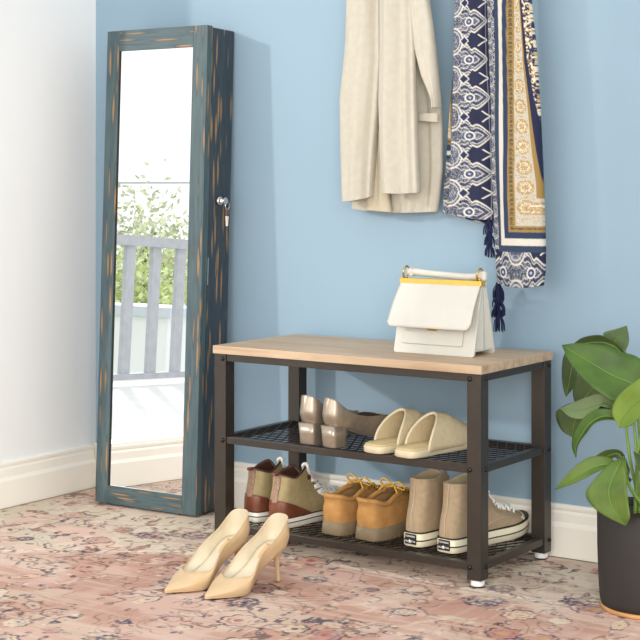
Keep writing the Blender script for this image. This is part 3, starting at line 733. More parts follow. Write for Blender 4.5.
# --- taupe canvas high-tops
def taupe_sneaker(label, loc, rz):
    s = thing('canvas_high_top', label, 'sneaker', loc, rz, 'taupe canvas high-tops on the lower shelf')
    L = 0.292; S = Surf(sneaker_loops(0.152, L, 0, 0.020, .90))
    up = S.patch('upper', 'taupe', s, nu=96, nv=40, thick=.0022)
    up.data.materials.append(M['taupe_in']); 
    for m_ in up.modifiers: m_.material_offset = 1
    o9 = [(x*.90, y) for x, y in [(0, -.004), (.028, .003), (.036, .05), (.036, .12), (.047, .20), (.037, .270), (0, .296)]]
    zf = lambda y, j: rise(y, L)*1.0
    slab('sole', o9, (0, .0015, .0155, .0305, .0315), 'sole_cream', s, scales=(-.002, 0, 0, -.0005, -.002), zfun=zf)
    slab('foxing_stripe', o9, (.0128, .0132, .0158, .0162), 'stripe', s, scales=(-.004, .0006, .0006, -.004), zfun=zf)
    slab('upper_stripe', o9, (.0296, .0300, .0325, .0329), 'stripe', s, scales=(-.006, .0003, .0001, -.006), zfun=zf)
    S.patch('toe_cap', 'sole_cream', s, u=(4.75, 7.25), v=(.0, 1.12), nu=36, nv=14, off=.0022, thick=.0015)
    # stitched vertical heel seam and side seam
    MB().tube(S.line([0]*20, np.linspace(.35, 3.98, 20), .0012), .0022, 8, up=(1, 0, 0), flat=.5).build('heel_seam', 'taupe_seam', s, True)
    for sg in (1, -1):
        MB().tube(S.line([sg*2.6 % 12, sg*3.0 % 12, sg*3.5 % 12, sg*4.2 % 12], [.45, 1.0, 1.4, 1.5], .0008), .0009, 6, 16).build('side_seam', 'taupe_seam', s, True)
        for v in (1.9, 2.3, 2.7, 3.1, 3.45, 3.8):
            q = Vector(S.line([sg*(6-.95) % 12], [v], .001)[0]); MB().lathe([(.0028, -.001), (.0034, 0), (.0028, .001)], 12, tuple(q), axis='x').build('eyelet', 'chrome', s, True)
    laces(S, s, (1.75, 2.1, 2.45, 2.8, 3.15, 3.45), 'lace', .0030, .95)
    # heel label
    lb = MB().box(-.0150, .0150, -.0075, -.0035, .0060, .0285).build('heel_label', 'stripe', s, bevel=.0008)
    text_mesh('CONVERSE', .0056, (0, -.0077, .0235), lb, 'lace')
    text_mesh('ALL', .0056, (-.0092, -.0077, .0125), lb, 'lace'); text_mesh('STAR', .0052, (.0088, -.0077, .0125), lb, 'lace')
    star_mesh(-.0008, .0130, .0052, -.0079, -.0074).build('star', 'lace', lb)
    return s
c1 = taupe_sneaker('taupe canvas high-top sneaker on the lower shelf, partly behind the right front rack leg', (0.612, 0.052, ZL), -0.12)
dup(c1, (0.521, 0.060, ZL), -0.10, 'taupe canvas high-top sneaker on the lower shelf, next to the tan suede shoes')

# --- olive canvas boots with brown leather
def brown_boot(label, loc, rz):
    s = thing('lace_up_boot', label, 'boot', loc, rz, 'olive and brown lace-up boots on the lower shelf')
    L = 0.268; lo = sneaker_loops(0.130, L, 0, 0.018, .93)
    lo[4] = [(x, y*.93, z+dz) for (x, y, z), dz in zip(lo[4], (-.002, -.006, -.010, -.006, -.004, -.012, -.014))]
    lo[3] = [(x, y*(1 if i < 3 else .95), z-(0 if i < 3 else .010)) for i, (x, y, z) in enumerate(lo[3])]
    lo[2] = [(x, y*(1 if i < 4 else .97), z-(0 if i < 4 else .006)) for i, (x, y, z) in enumerate(lo[2])]
    S = Surf(lo)
    up = S.patch('upper', 'olive', s, nu=96, nv=40, thick=.0022); up.data.materials.append(M['brown_dark'])
    for m_ in up.modifiers: m_.material_offset = 1
    zf = lambda y, j: rise(y, L)
    o9 = [(x*.93, y) for x, y in [(0, -.004), (.028, .003), (.036, .05), (.036, .115), (.046, .19), (.036, .248), (0, .272)]]
    slab('sole', o9, (0, .0015, .014, .0235, .0245), 'sole_white', s, scales=(-.002, 0, 0, -.0005, -.002), zfun=zf)
    slab('foxing_stripe', o9, (.0115, .0118, .0140, .0143), 'stripe', s, scales=(-.004, .0006, .0006, -.004), zfun=zf)
    slab('upper_stripe', o9, (.0225, .0229, .0252, .0256), 'brown_dark', s, scales=(-.006, .0003, .0001, -.006), zfun=zf)
    # leather heel counter that sweeps down towards the arch, and a leather toe
    def counter(u):
        d = min(u, 12-u); top = 1.62 if d < .5 else max(.02, 1.62*(1-((d-.5)/2.46)**1.7)); return (0, top)
    S.patch('heel_counter', 'brown', s, u=(-2.95, 2.95), v=(0, 1.6), nu=60, nv=14, off=.0012, thick=0)
    hc = [c for c in bpy.data.objects if c.parent == s and c.name.startswith('heel_counter')][-1]
    # rebuild the counter with its curved upper edge
    me = hc.data; U = np.linspace(-2.95, 2.95, 60); Pn = []
    for jj in range(14):
        for uu in U:
            a, b_ = counter(uu % 12); Pn.append(S.line([uu], [b_*jj/13], .0014)[0])
    me.vertices.foreach_set('co', np.array(Pn, np.float32).ravel()); me.update()
    so = hc.modifiers.new('thickness', 'SOLIDIFY'); so.thickness = .0012; so.offset = -1
    MB().tube([S.line([uu], [counter(uu % 12)[1]+.05], .0014)[0] for uu in np.linspace(-2.9, 2.9, 50)], .0009, 6).build('counter_stitching', 'heel_stay', s, True)
    S.patch('toe_cap', 'brown', s, u=(4.85, 7.15), v=(.0, 1.25), nu=30, nv=12, off=.0014, thick=.001)
    S.patch('heel_strip', 'heel_stay', s, u=(-.32, .32), v=(1.4, 3.95), nu=8, nv=24, off=.0022, thick=.001)
    MB().box(-.0055, .0055, -.0060, .012, .1215, .1280).build('pull_tab', 'brown', s, bevel=.0015)
    MB().tube([S.line([uu], [3.985], .0004)[0] for uu in np.linspace(0, 12, 72)], .0024, 8, cap=False).build('collar_binding', 'brown_dark', s, True)
    for sg in (1, -1):
        MB().tube(S.line([(sg*5.02) % 12]*24, np.linspace(1.6, 3.95, 24), .0008), .0022, 6).build('lace_stay', 'brown_dark', s, True)
        for v in (1.9, 2.35, 2.8, 3.25):
            q = Vector(S.line([(sg*4.72) % 12], [v], .001)[0]); MB().lathe([(.0030, -.001), (.0036, 0), (.0030, .001)], 12, tuple(q), axis='x').build('eyelet', 'brown_dark', s, True)
        q = Vector(S.line([(sg*3.75) % 12], [3.62], .001)[0]); MB().lathe([(.0045, -.003), (.0060, -.002), (.0060, .002), (.0045, .003)], 16, tuple(q), axis='x').build('eyelet', 'brown_dark', s, True)
    laces(S, s, (1.6, 1.95, 2.3, 2.65, 3.0, 3.3), 'lace', .0048, 1.95, off=.006)
    # puffy loop of lace at the top
    MB().tube([S.line([5.1], [3.5], .003)[0], (0.021, .092, .128), (0.010, .104, .136), (-0.006, .106, .130), S.line([6.9], [3.5], .003)[0]], .0042, 8, 20).build('lace_loop', 'lace', s, True)
    return s
b1 = brown_boot('olive canvas boot with brown leather heel standing next to the tan suede shoes', (0.160, 0.034, ZL), -0.10)
dup(b1, (0.068, 0.058, ZL), -0.10, 'olive canvas boot with brown leather heel, leftmost shoe on the lower shelf')

# --- tan suede lace-ups
def suede_shoe(label, loc, rz):
    s = thing('suede_lace_up', label, 'shoe', loc, rz, 'tan suede lace-ups on the lower shelf')
    L = 0.26; zs = .026; H = .094
    J = [
     [(0, .004, zs), (.030, .010, zs), (.037, .05, zs), (.035, .115, zs), (.045, .18, zs), (.036, .235, zs), (0, .258, zs)],
     [(0, -.002, zs+.028), (.029, .006, zs+.028), (.036, .05, zs+.028), (.035, .115, zs+.028), (.044, .178, zs+.024), (.034, .228, zs+.022), (0, .25, zs+.025)],
     [(0, .002, zs+.050), (.027, .010, zs+.050), (.033, .05, zs+.048), (.031, .110, zs+.050), (.036, .165, zs+.040), (.024, .205, zs+.036), (0, .215, zs+.040)],
     [(0, -.001, H-.008), (.028, .008, H-.008), (.034, .045, H-.016), (.031, .088, H-.004), (.026, .130, zs+.062), (.014, .160, zs+.054), (0, .168, zs+.054)],
     [(0, .006, H), (.024, .014, H-.001), (.029, .045, H-.010), (.027, .078, H+.002), (.021, .104, H+.010), (.011, .120, H+.008), (0, .124, H+.006)]]
    J = [[(x*.94, y, z) for x, y, z in l] for l in J]
    S = Surf(J); up = S.patch('upper', 'suede', s, nu=96, nv=36, thick=.003); up.data.materials.append(M['suede_in'])
    for m_ in up.modifiers: m_.material_offset = 1
    o9 = [(x*.92, y) for x, y in [(0, 0), (.031, .005), (.041, .05), (.039, .115), (.047, .18), (.039, .24), (0, .264)]]
    slab('sole', o9, (0, .002, .020, .029, .030), 'gum', s, scales=(-.001, .001, 0, -.001, -.004), zfun=lambda y, j: rise(y, L))
    mb = MB()
    G = mirror_loops([[(x, y, 0) for x, y in o9]])[0]; hh = crom(G, np.linspace(0, 12, 44, endpoint=False), True)
    for q in hh:
        mb.box(q[0]*.985-.0024, q[0]*.985+.0024, q[1]*.985+.001, q[1]*.985+.0058, 0.0, .006)
    mb.build('sole_lugs', 'gum', s)
    # padded collar roll and seam
    MB().tube([S.line([uu], [3.45], -.001)[0] for uu in np.linspace(-3.6, 3.6, 50)], .0058, 10).build('collar_pad', 'suede', s, True)
    MB().tube([S.line([uu], [2.1+.5*max(0, abs(uu)-2.2)*.4], .0006)[0] for uu in np.linspace(-4.4, 4.4, 50)], .0009, 6).build('side_seam', 'suede_in', s, True)
    S.patch('tongue', 'suede', s, u=(5.2, 6.8), v=(2.6, 4), nu=12, nv=16, off=.003, thick=.002)
    laces(S, s, (2.4, 2.85, 3.3), 'ylace', .0024, .9)
    mb = MB(); c = (0, .104, H+.014)
    mb.tube([c, (.020, .098, H+.026), (.036, .100, H+.018), (.030, .106, H+.008), (.006, .108, H+.012)], .0023, 8, 24)
    mb.tube([c, (-.018, .098, H+.030), (-.034, .100, H+.022), (-.028, .106, H+.010), (-.004, .108, H+.012)], .0023, 8, 24)
    mb.tube([c, (.014, .090, H+.020), (.030, .082, H+.004)], .0021, 8, 14); mb.tube([c, (-.012, .092, H+.018), (-.030, .086, H+.002)], .0021, 8, 14)
    mb.lathe([(.002, -.004), (.005, -.001), (.005, .002), (.002, .005)], 12, c)
    mb.build('lace_bow', 'ylace', s, True)
    return s
t1 = suede_shoe('tan suede lace-up shoe on the lower shelf, nearer the taupe high-tops', (0.402, 0.046, ZL), -0.12)
dup(t1, (0.307, 0.048, ZL), -0.12, 'tan suede lace-up shoe on the lower shelf, nearer the olive boots')

# ---------------------------------------------------------------- hanging garments
def edge(pts, z):
    pts = sorted(pts, key=lambda q: q[1]); zz = [q[1] for q in pts]; xx = [q[0] for q in pts]
    return np.interp(z, zz, xx)
def drape(name, L, R, zb, yc, th, mname, parent, folds=(), nz=60, na=64, dye=None, top=1.46, wob=0.0, seed=1, sq=0.75, hem=0.0):
    """closed hanging cloth: elliptical cross-sections between a left and a right edge; zb = (left, right) hem heights"""
    n = na; P = np.zeros((nz, n+1, 3)); Q = np.zeros((nz, n+1)); A = np.linspace(0, 2*math.pi, n+1)
    for j in range(nz):
        t_ = j/(nz-1)
        for i, a in enumerate(A):
            c_, s_ = math.cos(a), math.sin(a); cc = math.copysign(abs(c_)**sq, c_); ss = math.copysign(abs(s_)**sq, s_)
            q = (1-cc)/2                                   # 0 left .. 1 right
            zbt = zb[0]+(zb[1]-zb[0])*q+hem*math.sin(q*math.pi)
            z = top+(zbt-top)*t_
            ze = max(z, min(p[1] for p in L)); zr = max(z, min(p[1] for p in R))
            xl, xr = edge(L, ze), edge(R, zr); x = xl+(xr-xl)*q
            hx_ = 0.335 if name in ('body', 'sleeve', 'lapel') else (0.54 if yc > .3 else 0.65)
            if z > 1.37: x = hx_+(x-hx_)*(1-.72*min(1, (z-1.37)/.09)**1.5)
            y = yc-th/2*ss
            if s_ > 0:
                for f0, fw, fd, fs in folds: 
                    qq = f0+fs*(z-1.0); y += fd*math.exp(-((q-qq)/fw)**2)*s_
                y += wob*math.sin(q*9+z*14+seed)*s_*.5+wob*math.sin(q*17-z*23+seed*2)*s_*.3
            P[j, i] = (x, y, z); Q[j, i] = q
    me = grid_mesh(name, P)
    if dye is not None: set_dye(me, dye(Q, P))
    o = link(name, me, mname, parent, True)
    # soft closed hem
    nh = n+1; ring = P[-1]; cen = ring[:n].mean(0)
    V = []; K = 5
    for k in range(K):
        f = k/(K-1)*.97
        for q in ring: V.append((q[0]+(cen[0]-q[0])*f*.04, q[1]+(cen[1]-q[1])*f, q[2]+.004*math.sin(f*1.5)-.002*(f > 0)))
    mb = MB(); F = [(k*nh+i, k*nh+i+1, (k+1)*nh+i+1, (k+1)*nh+i) for k in range(K-1) for i in range(n)]
    me2 = bpy.data.meshes.new(name); me2.from_pydata(V, [], F); me2.update()
    if dye is not None: set_dye(me2, np.tile(np.array(lin('2b3050')), (len(V), 1)))
    ho = link('hem', me2, mname, o, True)
    return o

co = thing('blazer', 'cream blazer hanging on the blue wall left of the patterned scarves', 'coat', (0, 0, 0))
YG = 0.29
drape('body', [(0.172,1.318),(0.178,1.068),(0.178,0.844),(0.169,0.786)], [(0.396,1.303),(0.416,1.182),(0.427,1.085),(0.433,0.989),(0.433,0.893),(0.424,0.820),(0.416,0.779)], (0.797, 0.792), 0.342, 0.040, 'coat', co, folds=((.30, .05, .014, .0), (.46, .03, .016, .1), (.60, .03, .014, .05), (.74, .03, -.012, .05), (.86, .03, .012, -.1)), wob=.002, seed=3, nz=90, na=96, hem=-.006)
drape('sleeve', [(0.190,1.313),(0.187,1.214),(0.175,1.116),(0.169,1.067),(0.172,0.943),(0.178,0.812)], [(0.290,1.306),(0.293,1.160),(0.281,1.039),(0.270,0.942),(0.261,0.820)], (0.815, 0.827), 0.296, 0.052, 'coat', co, folds=((.55, .14, -.008, .2), (.88, .07, .012, 0)), wob=.002, seed=5, nz=90, hem=-.004)
drape('sleeve', [(0.297,1.304),(0.297,1.159),(0.294,1.062),(0.297,0.941),(0.303,0.837)], [(0.385,1.299),(0.391,1.203),(0.393,1.107),(0.399,0.964),(0.405,0.845)], (0.839, 0.838), 0.280, 0.048, 'coat', co, folds=((.30, .14, -.010, .2), (.66, .10, .010, .25), (.92, .07, .012, .1)), wob=.002, seed=8, nz=90, hem=-.003)
drape('lapel', [(0.365,1.301),(0.373,1.240),(0.384,1.192),(0.407,1.119),(0.437,1.059)], [(0.424,1.297),(0.435,1.237),(0.443,1.165),(0.451,1.094),(0.454,1.049)], (1.04, 1.04), 0.292, 0.036, 'coat', co, folds=((.5, .1, .004, 0),), wob=.002, seed=2)
drape('vent_flap', [(0.263,1.015),(0.249,0.918),(0.240,0.844),(0.231,0.790)], [(0.281,1.015),(0.286,0.917),(0.298,0.844),(0.307,0.788)], (0.795, 0.790), 0.312, 0.022, 'coat_in', co, folds=((.5, .12, .006, 0),), top=0.99, seed=4)
drape('pocket_flap', [(0.375,1.037),(0.378,1.030)], [(0.439,1.031),(0.439,1.016)], (1.012, 1.006), 0.312, 0.016, 'coat', co, top=1.028)

def spade(q, p):
    h = 0.49*np.clip(1-np.abs((q-.12)/.84)**1.7, 0, 1)**.7
    h = h*(1-.28*np.exp(-((q-.56)/.07)**2)-.12*np.exp(-((q-.30)/.05)**2))
    return np.where(q < .96, h-np.abs(p), -1)
def damask(q, z, Pz=.0895, flip=False):
    t_ = z/Pz; p = t_-np.floor(t_)-.5
    C = np.zeros(q.shape+(3,))+np.array(lin('2a2d46'))
    f1 = fbm(q*15, z*160, 3, 3); f2 = fbm(q*26+5, z*300, 11, 2)
    scr = np.maximum(sst(.035, .012, np.abs(f1-.5)), sst(.05, .02, np.abs(f2-.5))*.7)
    d = spade(q, p); ins = sst(0, .02, d)
    C = mixc(C, '474c5e', ins); C = mixc(C, 'b4b4b6', ins*scr*.75)
    C = mixc(C, '2d3350', ins*sst(.10, .13, d)*sst(.19, .16, d)*.8)
    for lv in (.09, .21, .32): C = mixc(C, 'cbc9c4', sst(.018, .008, np.abs(d-lv))*.8)
    C = mixc(C, 'cfcabc', sst(.030, .014, np.abs(d-.012)))
    r = np.hypot((q-.50)*.9, p); C = mixc(C, '3a4265', sst(.11, .10, r)); C = mixc(C, 'd4d2ca', sst(.026, .010, np.abs(r-.10))); C = mixc(C, 'b9bdc8', sst(.04, .02, r))
    p2 = (t_+.5)-np.floor(t_+.5)-.5; r = np.hypot((q-.02)*1.0, p2*.85)
    C = mixc(C, '4e5466', sst(.30, .28, r)); C = mixc(C, 'b8b8b8', sst(.30, .28, r)*scr*.85)
    C = mixc(C, 'c9c7c2', sst(.018, .008, np.abs(r-.22))*.8)
    C = mixc(C, 'cfcabc', sst(.026, .012, np.abs(r-.295)))
    C = mixc(C, '2c3153', sst(.11, .09, np.abs(q-.36)+np.abs(p2)*.9)); C = mixc(C, 'd4d2ca', sst(.022, .008, np.abs(np.abs(q-.36)+np.abs(p2)*.9-.12)))
    # hearts between the medallions
    hx = (q-.85)/.11; hy = p2/.15; vv = np.abs(hx-(1.0-1.7*np.abs(hy))); ok = (np.abs(hy) < 1) & (hx < 1.0) & (hx > -.9)
    C = mixc(C, 'd8d4c8', sst(.30, .14, vv)*ok)
    C = mixc(C, 'aeb1bd', sst(.012, .004, np.abs(q-.93))*.5)
    return C
def scarf_a(Q, P): return damask(Q*1.0, P[..., 2]-.748)
def bands(m, q, z):
    C = np.zeros(m.shape+(3,))+np.array(lin('2c3153'))
    wv = fbm(q*60, z*300, 13, 2)
    def band(a, b, c, soft=.25): 
        nonlocal C
        C = mixc(C, c, sst(a-soft, a+soft, m)*sst(b+soft, b-soft, m))
    band(4, 8.5, '354258'); band(8.5, 12.5, 'cdc9be'); band(12.5, 17, '303d56')
    band(17, 24, '967c4c'); 
    key = (((z*95) % 1 < .5) & (m > 19) & (m < 22)) | (((z*95+.25) % 1 < .2))
    C = mixc(C, '4f4538', sst(18, 18.6, m)*sst(23, 22.4, m)*np.where(key, .8, 0.))
    band(24, 36, 'bfb8a8')
    t_ = z/.046; p = t_-np.floor(t_)-.5; r = np.hypot((m-30)/12*.9, p)
    band_in = sst(24.3, 24.9, m)*sst(35.7, 35.1, m); th = np.arctan2(p, (m-30)/12)
    C = mixc(C, 'a68b5c', band_in*sst(.40, .37, r)*.9); fl_ = fbm(q*60, z*420, 19, 2); C = mixc(C, 'e3d9c4', band_in*sst(.40, .37, r)*sst(.05, .02, np.abs(fl_-.5))*.9); C = mixc(C, 'e3d9c4', band_in*sst(.03, .015, np.abs(r-.20-.04*np.cos(th*8)))*.9); C = mixc(C, '937a4c', band_in*sst(.40, .44, r)*sst(.045, .02, np.abs(fl_-.48))*.8)
    C = mixc(C, '967a46', band_in*sst(.46, .5, np.abs(p))*sst(.10, .05, np.abs(np.abs((m-30)/12)-.5*np.abs(np.abs(p)-.5)*4))*.9)
    band(36, 38.5, '967a46'); band(38.5, 43, '272c46')
    f = fbm(q*34, z*260, 23, 3); inn = sst(43, 43.6, m)
    C = mixc(C, 'c3a56c', inn*sst(.44, .5, f)); C = mixc(C, 'dcd6c6', inn*sst(.56, .6, f)); C = mixc(C, '313a5e', inn*sst(.42, .38, f))
    return C
def scarf_b(Q, P):
    z = P[..., 2]; zbot = .622; b = (z-zbot)*424
    zi = 1.0*(z-zbot)
    zz_ = [.62, .72, .86, 1.03, 1.17, 1.30]
    a = Q*np.interp(z, zz_, [49, 50, 52, 47, 45, 43])-np.interp(z, zz_, [1.5, 1, 3.0, 2.5, 4.5, 6.7])
    W_ = np.interp(z, [.86, .93, 1.05, 1.14, 1.30], [21, 17, 11, 7, 4]); a = np.where(a > 24, 24+(a-24)*12/W_, a)
    bm = np.interp(b, [0, 34, 37, 41, 48, 54, 60, 84, 88, 94, 400], [0, 3.8, 5, 8.5, 12.5, 17, 24, 34, 37, 42, 400])
    m = np.minimum(a, bm)
    C = bands(m, Q, z)
    D = damask(np.clip(np.abs(Q*1.7-.85)+.0, 0, 1.2), z-.60, .115)
    E_ = damask(Q*2.6, z-.60, .05)
    k = sst(4.3, 3.8, m); use_d = (b < 37)[..., None]
    DD = np.where(use_d, D, E_)
    C = C*(1-k[..., None])+DD*k[..., None]
    return C
def tassel(parent, x, y, z, L, r=.006, seed=0, tiers=1):
    rnd = random.Random(seed); mb = MB(); z1 = z
    for tier in range(tiers):
        Lt = L/tiers*1.25; top = z-tier*L/tiers
        mb.lathe([(.0012, .004), (.0032, .001), (.0040, -.003), (.0028, -.006)], 10, (x, y, top))
        for k in range(22):
            a = rnd.uniform(0, 6.28); rr = r*math.sqrt(rnd.random()); ex, ey = x+rr*math.cos(a), y+rr*math.sin(a)*.7
            mb.tube([(x+(ex-x)*.3, y+(ey-y)*.3, top-.003), (x+(ex-x)*.9, y+(ey-y)*.9, top-Lt*.45), (ex+rnd.uniform(-.001, .001), ey, top-Lt*rnd.uniform(.8, 1.0))], [.0010, .0014, .0011], 5, 6)
    return mb.build('tassel', 'tassel', parent, True)
s1 = thing('scarf', 'navy scarf with cream paisley medallions hanging beside the cream blazer', 'scarf', (0, 0, 0), 0, 'patterned scarves on the wall')
drape('cloth', [(0.484,1.296),(0.481,1.177),(0.478,1.059),(0.473,0.928),(0.470,0.845),(0.464,0.785)], [(0.575,1.290),(0.578,1.149),(0.586,1.055),(0.591,0.939),(0.594,0.822),(0.594,0.763)], (0.790, 0.775), 0.314, 0.028, 'cloth', s1, dye=scarf_a, nz=420, na=220, wob=.004, folds=((.95, .05, .006, 0), (.1, .08, .004, .1)), seed=6, hem=-.004)
def back_dye(Q, P):
    z = P[..., 2]; D = damask(.1+Q*.9, z-.70); px = Q*np.interp(z, [.78, 1.2], [50, 40])
    Bn = bands(np.minimum(np.interp(px-np.interp(z, [.92, 1.2], [12, 2]), [-14, -7, -5, -2, 2, 6], [34, 25, 16, 15, 10, 6]), np.interp(z-.918, [0, .01, .02, .035, .05, .3], [5, 8.5, 12.5, 17, 24, 60])), Q, z)
    k = sst(.916, .920, z)[..., None]; return D*(1-k)+Bn*k
drape('back_fold', [(0.480,1.225),(0.464,1.118),(0.453,1.012),(0.447,0.928),(0.439,0.845),(0.436,0.787)], [(0.591,1.218),(0.591,1.113),(0.591,1.008),(0.591,0.915),(0.591,0.845),(0.588,0.756)], (0.790, 0.758), 0.338, 0.014, 'cloth', s1, dye=back_dye, nz=260, na=200, top=1.23, seed=2, wob=.002)
tassel(s1, *(0.586,0.295,0.773), 0.080, .015, 3, 3)
s2 = thing('scarf', 'long scarf with gold, ivory and navy striped borders, rightmost garment on the wall', 'scarf', (0, 0, 0), 0, 'patterned scarves on the wall')
drape('cloth', [(0.593,1.285),(0.598,1.169),(0.604,1.030),(0.606,0.869),(0.614,0.730),(0.617,0.661),(0.622,0.629)], [(0.704,1.278),(0.717,1.164),(0.727,1.027),(0.735,0.868),(0.740,0.733),(0.740,0.665),(0.735,0.633)], (0.632, 0.630), 0.277, 0.044, 'cloth', s2, dye=scarf_b, nz=520, na=260, wob=.0035, folds=((.09, .035, .010, 0), (.80, .06, .004, -.15)), seed=9, hem=-.008)
tassel(s2, *(0.618,0.285,0.628), 0.104, .016, 5, 3)
tassel(s2, *(0.591,0.325,0.625), 0.075, .014, 6, 3)
# wall hooks that carry the garments, just above the picture
for hx, lab in ((0.335, 'wall hook holding the cream blazer'), (0.54, 'wall hook holding the navy medallion scarf'), (0.65, 'wall hook holding the striped border scarf')):
    h_ = thing('wall_hook', lab, 'hook', (hx, YB, 1.47), 0, 'hooks above the garments')
    MB().lathe([(.022, 0), (.022, -.006), (.018, -.009)], 24, axis='y').build('hook_plate', 'bolt', h_, True)
    MB().tube([(0, -.005, 0), (0, -.04, -.006), (0, -.075, -.004), (0, -.085, .02)], [.006, .006, .006, .008], 10, 20).build('hook_arm', 'bolt', h_, True)

# ---------------------------------------------------------------- potted plant
pl = thing('potted_plant', 'broad-leaved green plant in a charcoal pot right of the shoe bench', 'plant', (1.079, 0.075, 0))
MB().lathe([(.090, 0.0), (.098, 0.0), (.100, .002), (.100, .0075), (.096, .0095), (.085, .0095)], 56).build('wooden_base', 'saucer', pl, True)
MB().lathe([(.086, .0097), (.0985, .0097), (.1015, .022), (.1040, .06), (.1062, .12), (.107, .200), (.106, .2035), (.103, .2035), (.102, .198), (.100, .12), (.095, .03)], 64).build('pot', 'pot', pl, True)
MB().lathe([(.0995, .170), (.1005, .186), (.06, .190), (.0, .192)], 40).build('soil', 'soil', pl, True)
O = Vector((1.079, 0.075, 0))
def leaf(A, B, mname, cup=0.008, label=None, droop=0.0, vein=True, wave=0.0, n=26, m=11):
    """leaf blade between two edges that both run from tip to base; cupped about its midrib"""
    A = np.array(A, float); B = np.array(B, float); ta = np.linspace(0, len(A)-1, n); tb = np.linspace(0, len(B)-1, n)
    A = crom(A, ta, False); B = crom(B, tb, False); P = np.zeros((n, m, 3))
    mid = (A+B)/2; d = np.gradient(mid, axis=0); w_ = B-A
    N = np.cross(d, w_); N /= np.linalg.norm(N, axis=1, keepdims=True)+1e-9
    if N[n//2][1] > 0: N = -N
    for k in range(m):
        s_ = -1+2*k/(m-1)
        P[:, k] = mid+w_/2*s_-N*cup*(1-abs(s_)**1.3)[..., None]*1.0 if False else mid+w_/2*s_
        prof = (1-abs(s_)**1.2)
        P[:, k] -= N*(cup*prof)*np.sin(np.linspace(.05, 1, n)*math.pi*.8)[:, None]
        P[:, k] += N*(wave*math.sin(s_*3)*np.sin(np.linspace(0, 14, n)))[:, None]
    P -= np.array(O)
    me = grid_mesh('leaf', P); o = link('leaf', me, mname, pl, True)
    so = o.modifiers.new('thickness', 'SOLIDIFY'); so.thickness = .0012; so.offset = 0
    if vein:
        c = P[:, m//2]+N*.0012
        MB().tube([tuple(q) for q in c[1:]], list(np.linspace(.0004, .0015, n-1)), 6).build('midrib', 'vein', o, True)
    return o
def stem(pts, r0=.004, r1=.003):
    P = [Vector(q)-O for q in pts]; MB().tube(P, list(np.linspace(r0, r1, len(P))), 8, 20).build('stem', 'stem', pl, True)
# big upper leaf
leaf([(0.908,0.020,0.528), (0.944,0.030,0.533), (0.991,0.040,0.529), (1.028,0.050,0.518), (1.068,0.050,0.507), (1.127,0.050,0.459)],
     [(0.908,0.020,0.528), (0.931,0.010,0.495), (0.972,0.000,0.459), (1.012,0.000,0.433), (1.035,0.010,0.418), (1.104,0.040,0.404)], 'leaf_main', .012)
# lime leaf at the right
leaf([(1.062,-0.040,0.379), (1.045,-0.035,0.408), (1.055,-0.030,0.438), (1.085,-0.030,0.466), (1.119,-0.020,0.487), (1.156,0.000,0.476)],
     [(1.062,-0.040,0.379), (1.090,-0.050,0.386), (1.113,-0.050,0.408), (1.142,-0.050,0.432), (1.160,-0.030,0.444), (1.156,0.000,0.452)], 'leaf_light', .010)
# back leaves
leaf([(1.008,0.120,0.565), (0.984,0.120,0.557), (0.956,0.120,0.547), (0.963,0.120,0.529), (0.993,0.110,0.515), (1.037,0.080,0.483)],
     [(1.008,0.120,0.565), (1.013,0.120,0.540), (1.011,0.120,0.525), (1.006,0.120,0.511), (1.024,0.110,0.496), (1.055,0.080,0.476)], 'leaf_grey', .004)
leaf([(0.897,0.090,0.521), (0.920,0.090,0.537), (0.952,0.090,0.545), (0.975,0.090,0.542), (1.002,0.090,0.527), (1.055,0.080,0.476)],
     [(0.897,0.090,0.521), (0.920,0.090,0.512), (0.948,0.090,0.514), (0.975,0.090,0.515), (1.002,0.090,0.505), (1.046,0.080,0.468)], 'leaf_dark', .006)
leaf([(0.878,0.100,0.409), (0.871,0.100,0.434), (0.869,0.100,0.466), (0.874,0.100,0.496), (0.892,0.100,0.510), (0.961,0.090,0.490)],
     [(0.878,0.100,0.409), (0.900,0.090,0.431), (0.914,0.080,0.460), (0.925,0.080,0.482), (0.943,0.080,0.489), (0.988,0.080,0.468)], 'leaf_dark', .006)
leaf([(0.909,0.080,0.399), (0.904,0.080,0.424), (0.911,0.080,0.450), (0.930,0.080,0.476), (0.966,0.080,0.470), (1.033,0.080,0.417)],
     [(0.909,0.080,0.399), (0.948,0.070,0.395), (0.980,0.060,0.407), (0.993,0.060,0.417), (1.002,0.070,0.412), (1.046,0.080,0.398)], 'leaf_dark', .008)
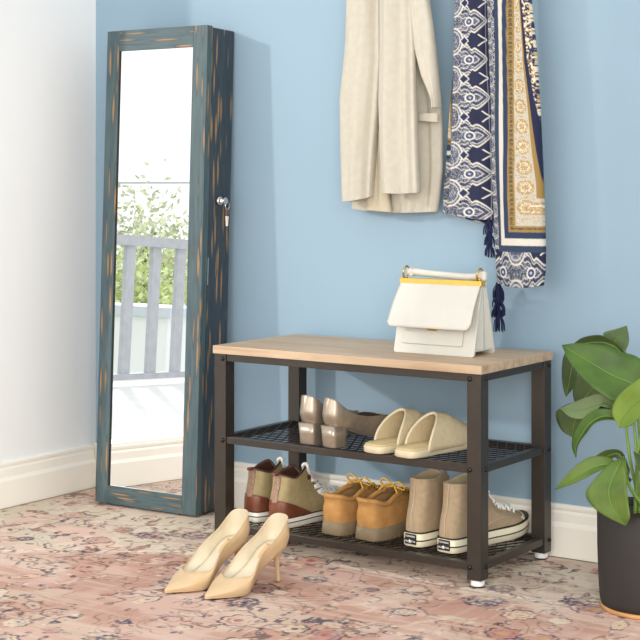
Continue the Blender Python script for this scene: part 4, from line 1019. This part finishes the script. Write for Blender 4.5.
# middle-left leaf folded over itself
leaf([(0.914,0.060,0.331), (0.889,0.060,0.344), (0.875,0.060,0.369), (0.882,0.060,0.389), (0.930,0.060,0.407), (1.030,0.060,0.395)],
     [(0.914,0.060,0.331), (0.939,0.050,0.347), (0.966,0.040,0.376), (0.984,0.040,0.394), (1.002,0.050,0.398), (1.050,0.060,0.381)], 'leaf_dark', .010)
leaf([(0.892,0.045,0.392), (0.919,0.045,0.406), (0.955,0.045,0.422), (0.982,0.045,0.430), (1.006,0.050,0.421), (1.050,0.060,0.385)],
     [(0.892,0.045,0.392), (0.922,0.030,0.379), (0.951,0.030,0.378), (0.978,0.030,0.392), (0.993,0.040,0.407), (1.041,0.060,0.380)], 'leaf_grey', .006)
leaf([(0.935,0.030,0.296), (0.926,0.030,0.318), (0.931,0.030,0.347), (0.953,0.030,0.380), (0.989,0.030,0.402), (1.046,0.050,0.398)],
     [(0.935,0.030,0.296), (0.945,0.020,0.325), (0.967,0.010,0.351), (0.989,0.010,0.376), (1.020,0.020,0.383), (1.050,0.050,0.370)], 'leaf_main', .008)
# lower leaves
leaf([(0.912,-0.020,0.236), (0.933,-0.020,0.263), (0.962,-0.020,0.292), (0.990,-0.010,0.310), (1.024,0.010,0.306), (1.050,0.050,0.260)],
     [(0.912,-0.020,0.236), (0.951,-0.030,0.252), (0.987,-0.040,0.270), (1.012,-0.030,0.285), (1.034,-0.010,0.292), (1.046,0.050,0.248)], 'leaf_low', .008)
leaf([(0.939,0.060,0.276), (0.966,0.060,0.299), (0.993,0.060,0.314), (1.024,0.060,0.313), (1.041,0.060,0.278)],
     [(0.939,0.060,0.276), (0.966,0.060,0.274), (0.993,0.060,0.289), (1.011,0.060,0.299), (1.037,0.060,0.261)], 'leaf_dark', .004)
leaf([(1.090,-0.070,0.194), (1.048,-0.070,0.207), (1.016,-0.065,0.223), (1.000,-0.060,0.245), (1.013,-0.050,0.272), (1.038,-0.030,0.304), (1.051,0.000,0.312)],
     [(1.090,-0.070,0.194), (1.103,-0.080,0.213), (1.101,-0.080,0.232), (1.097,-0.080,0.267), (1.086,-0.060,0.291), (1.073,-0.040,0.307), (1.055,0.000,0.317)], 'leaf_low', .009)
leaf([(1.152,-0.050,0.249), (1.121,-0.050,0.284), (1.098,-0.040,0.315), (1.085,-0.020,0.331), (1.076,0.030,0.286)],
     [(1.152,-0.050,0.249), (1.156,-0.050,0.288), (1.138,-0.040,0.319), (1.098,-0.020,0.336), (1.085,0.030,0.291)], 'leaf_dark', .008)
B0 = (1.06, 0.07, .185)
for bx, pts in ((0, [(1.113,0.045,0.428), (1.068,0.050,0.343)]), (1, [(1.050,0.060,0.381), (1.057,0.060,0.300)]), (2, [(1.035,0.050,0.381), (1.046,0.060,0.279)]), (3, [(1.037,0.090,0.474), (1.055,0.080,0.338)]), (4, [(1.051,0.010,0.313), (1.048,0.040,0.251)]), (5, [(1.156,0.000,0.464), (1.104,0.040,0.348)])):
    stem(list(pts)+[(1.052+.008*bx, .062+.006*(bx % 3), .185)], .0028, .0045)
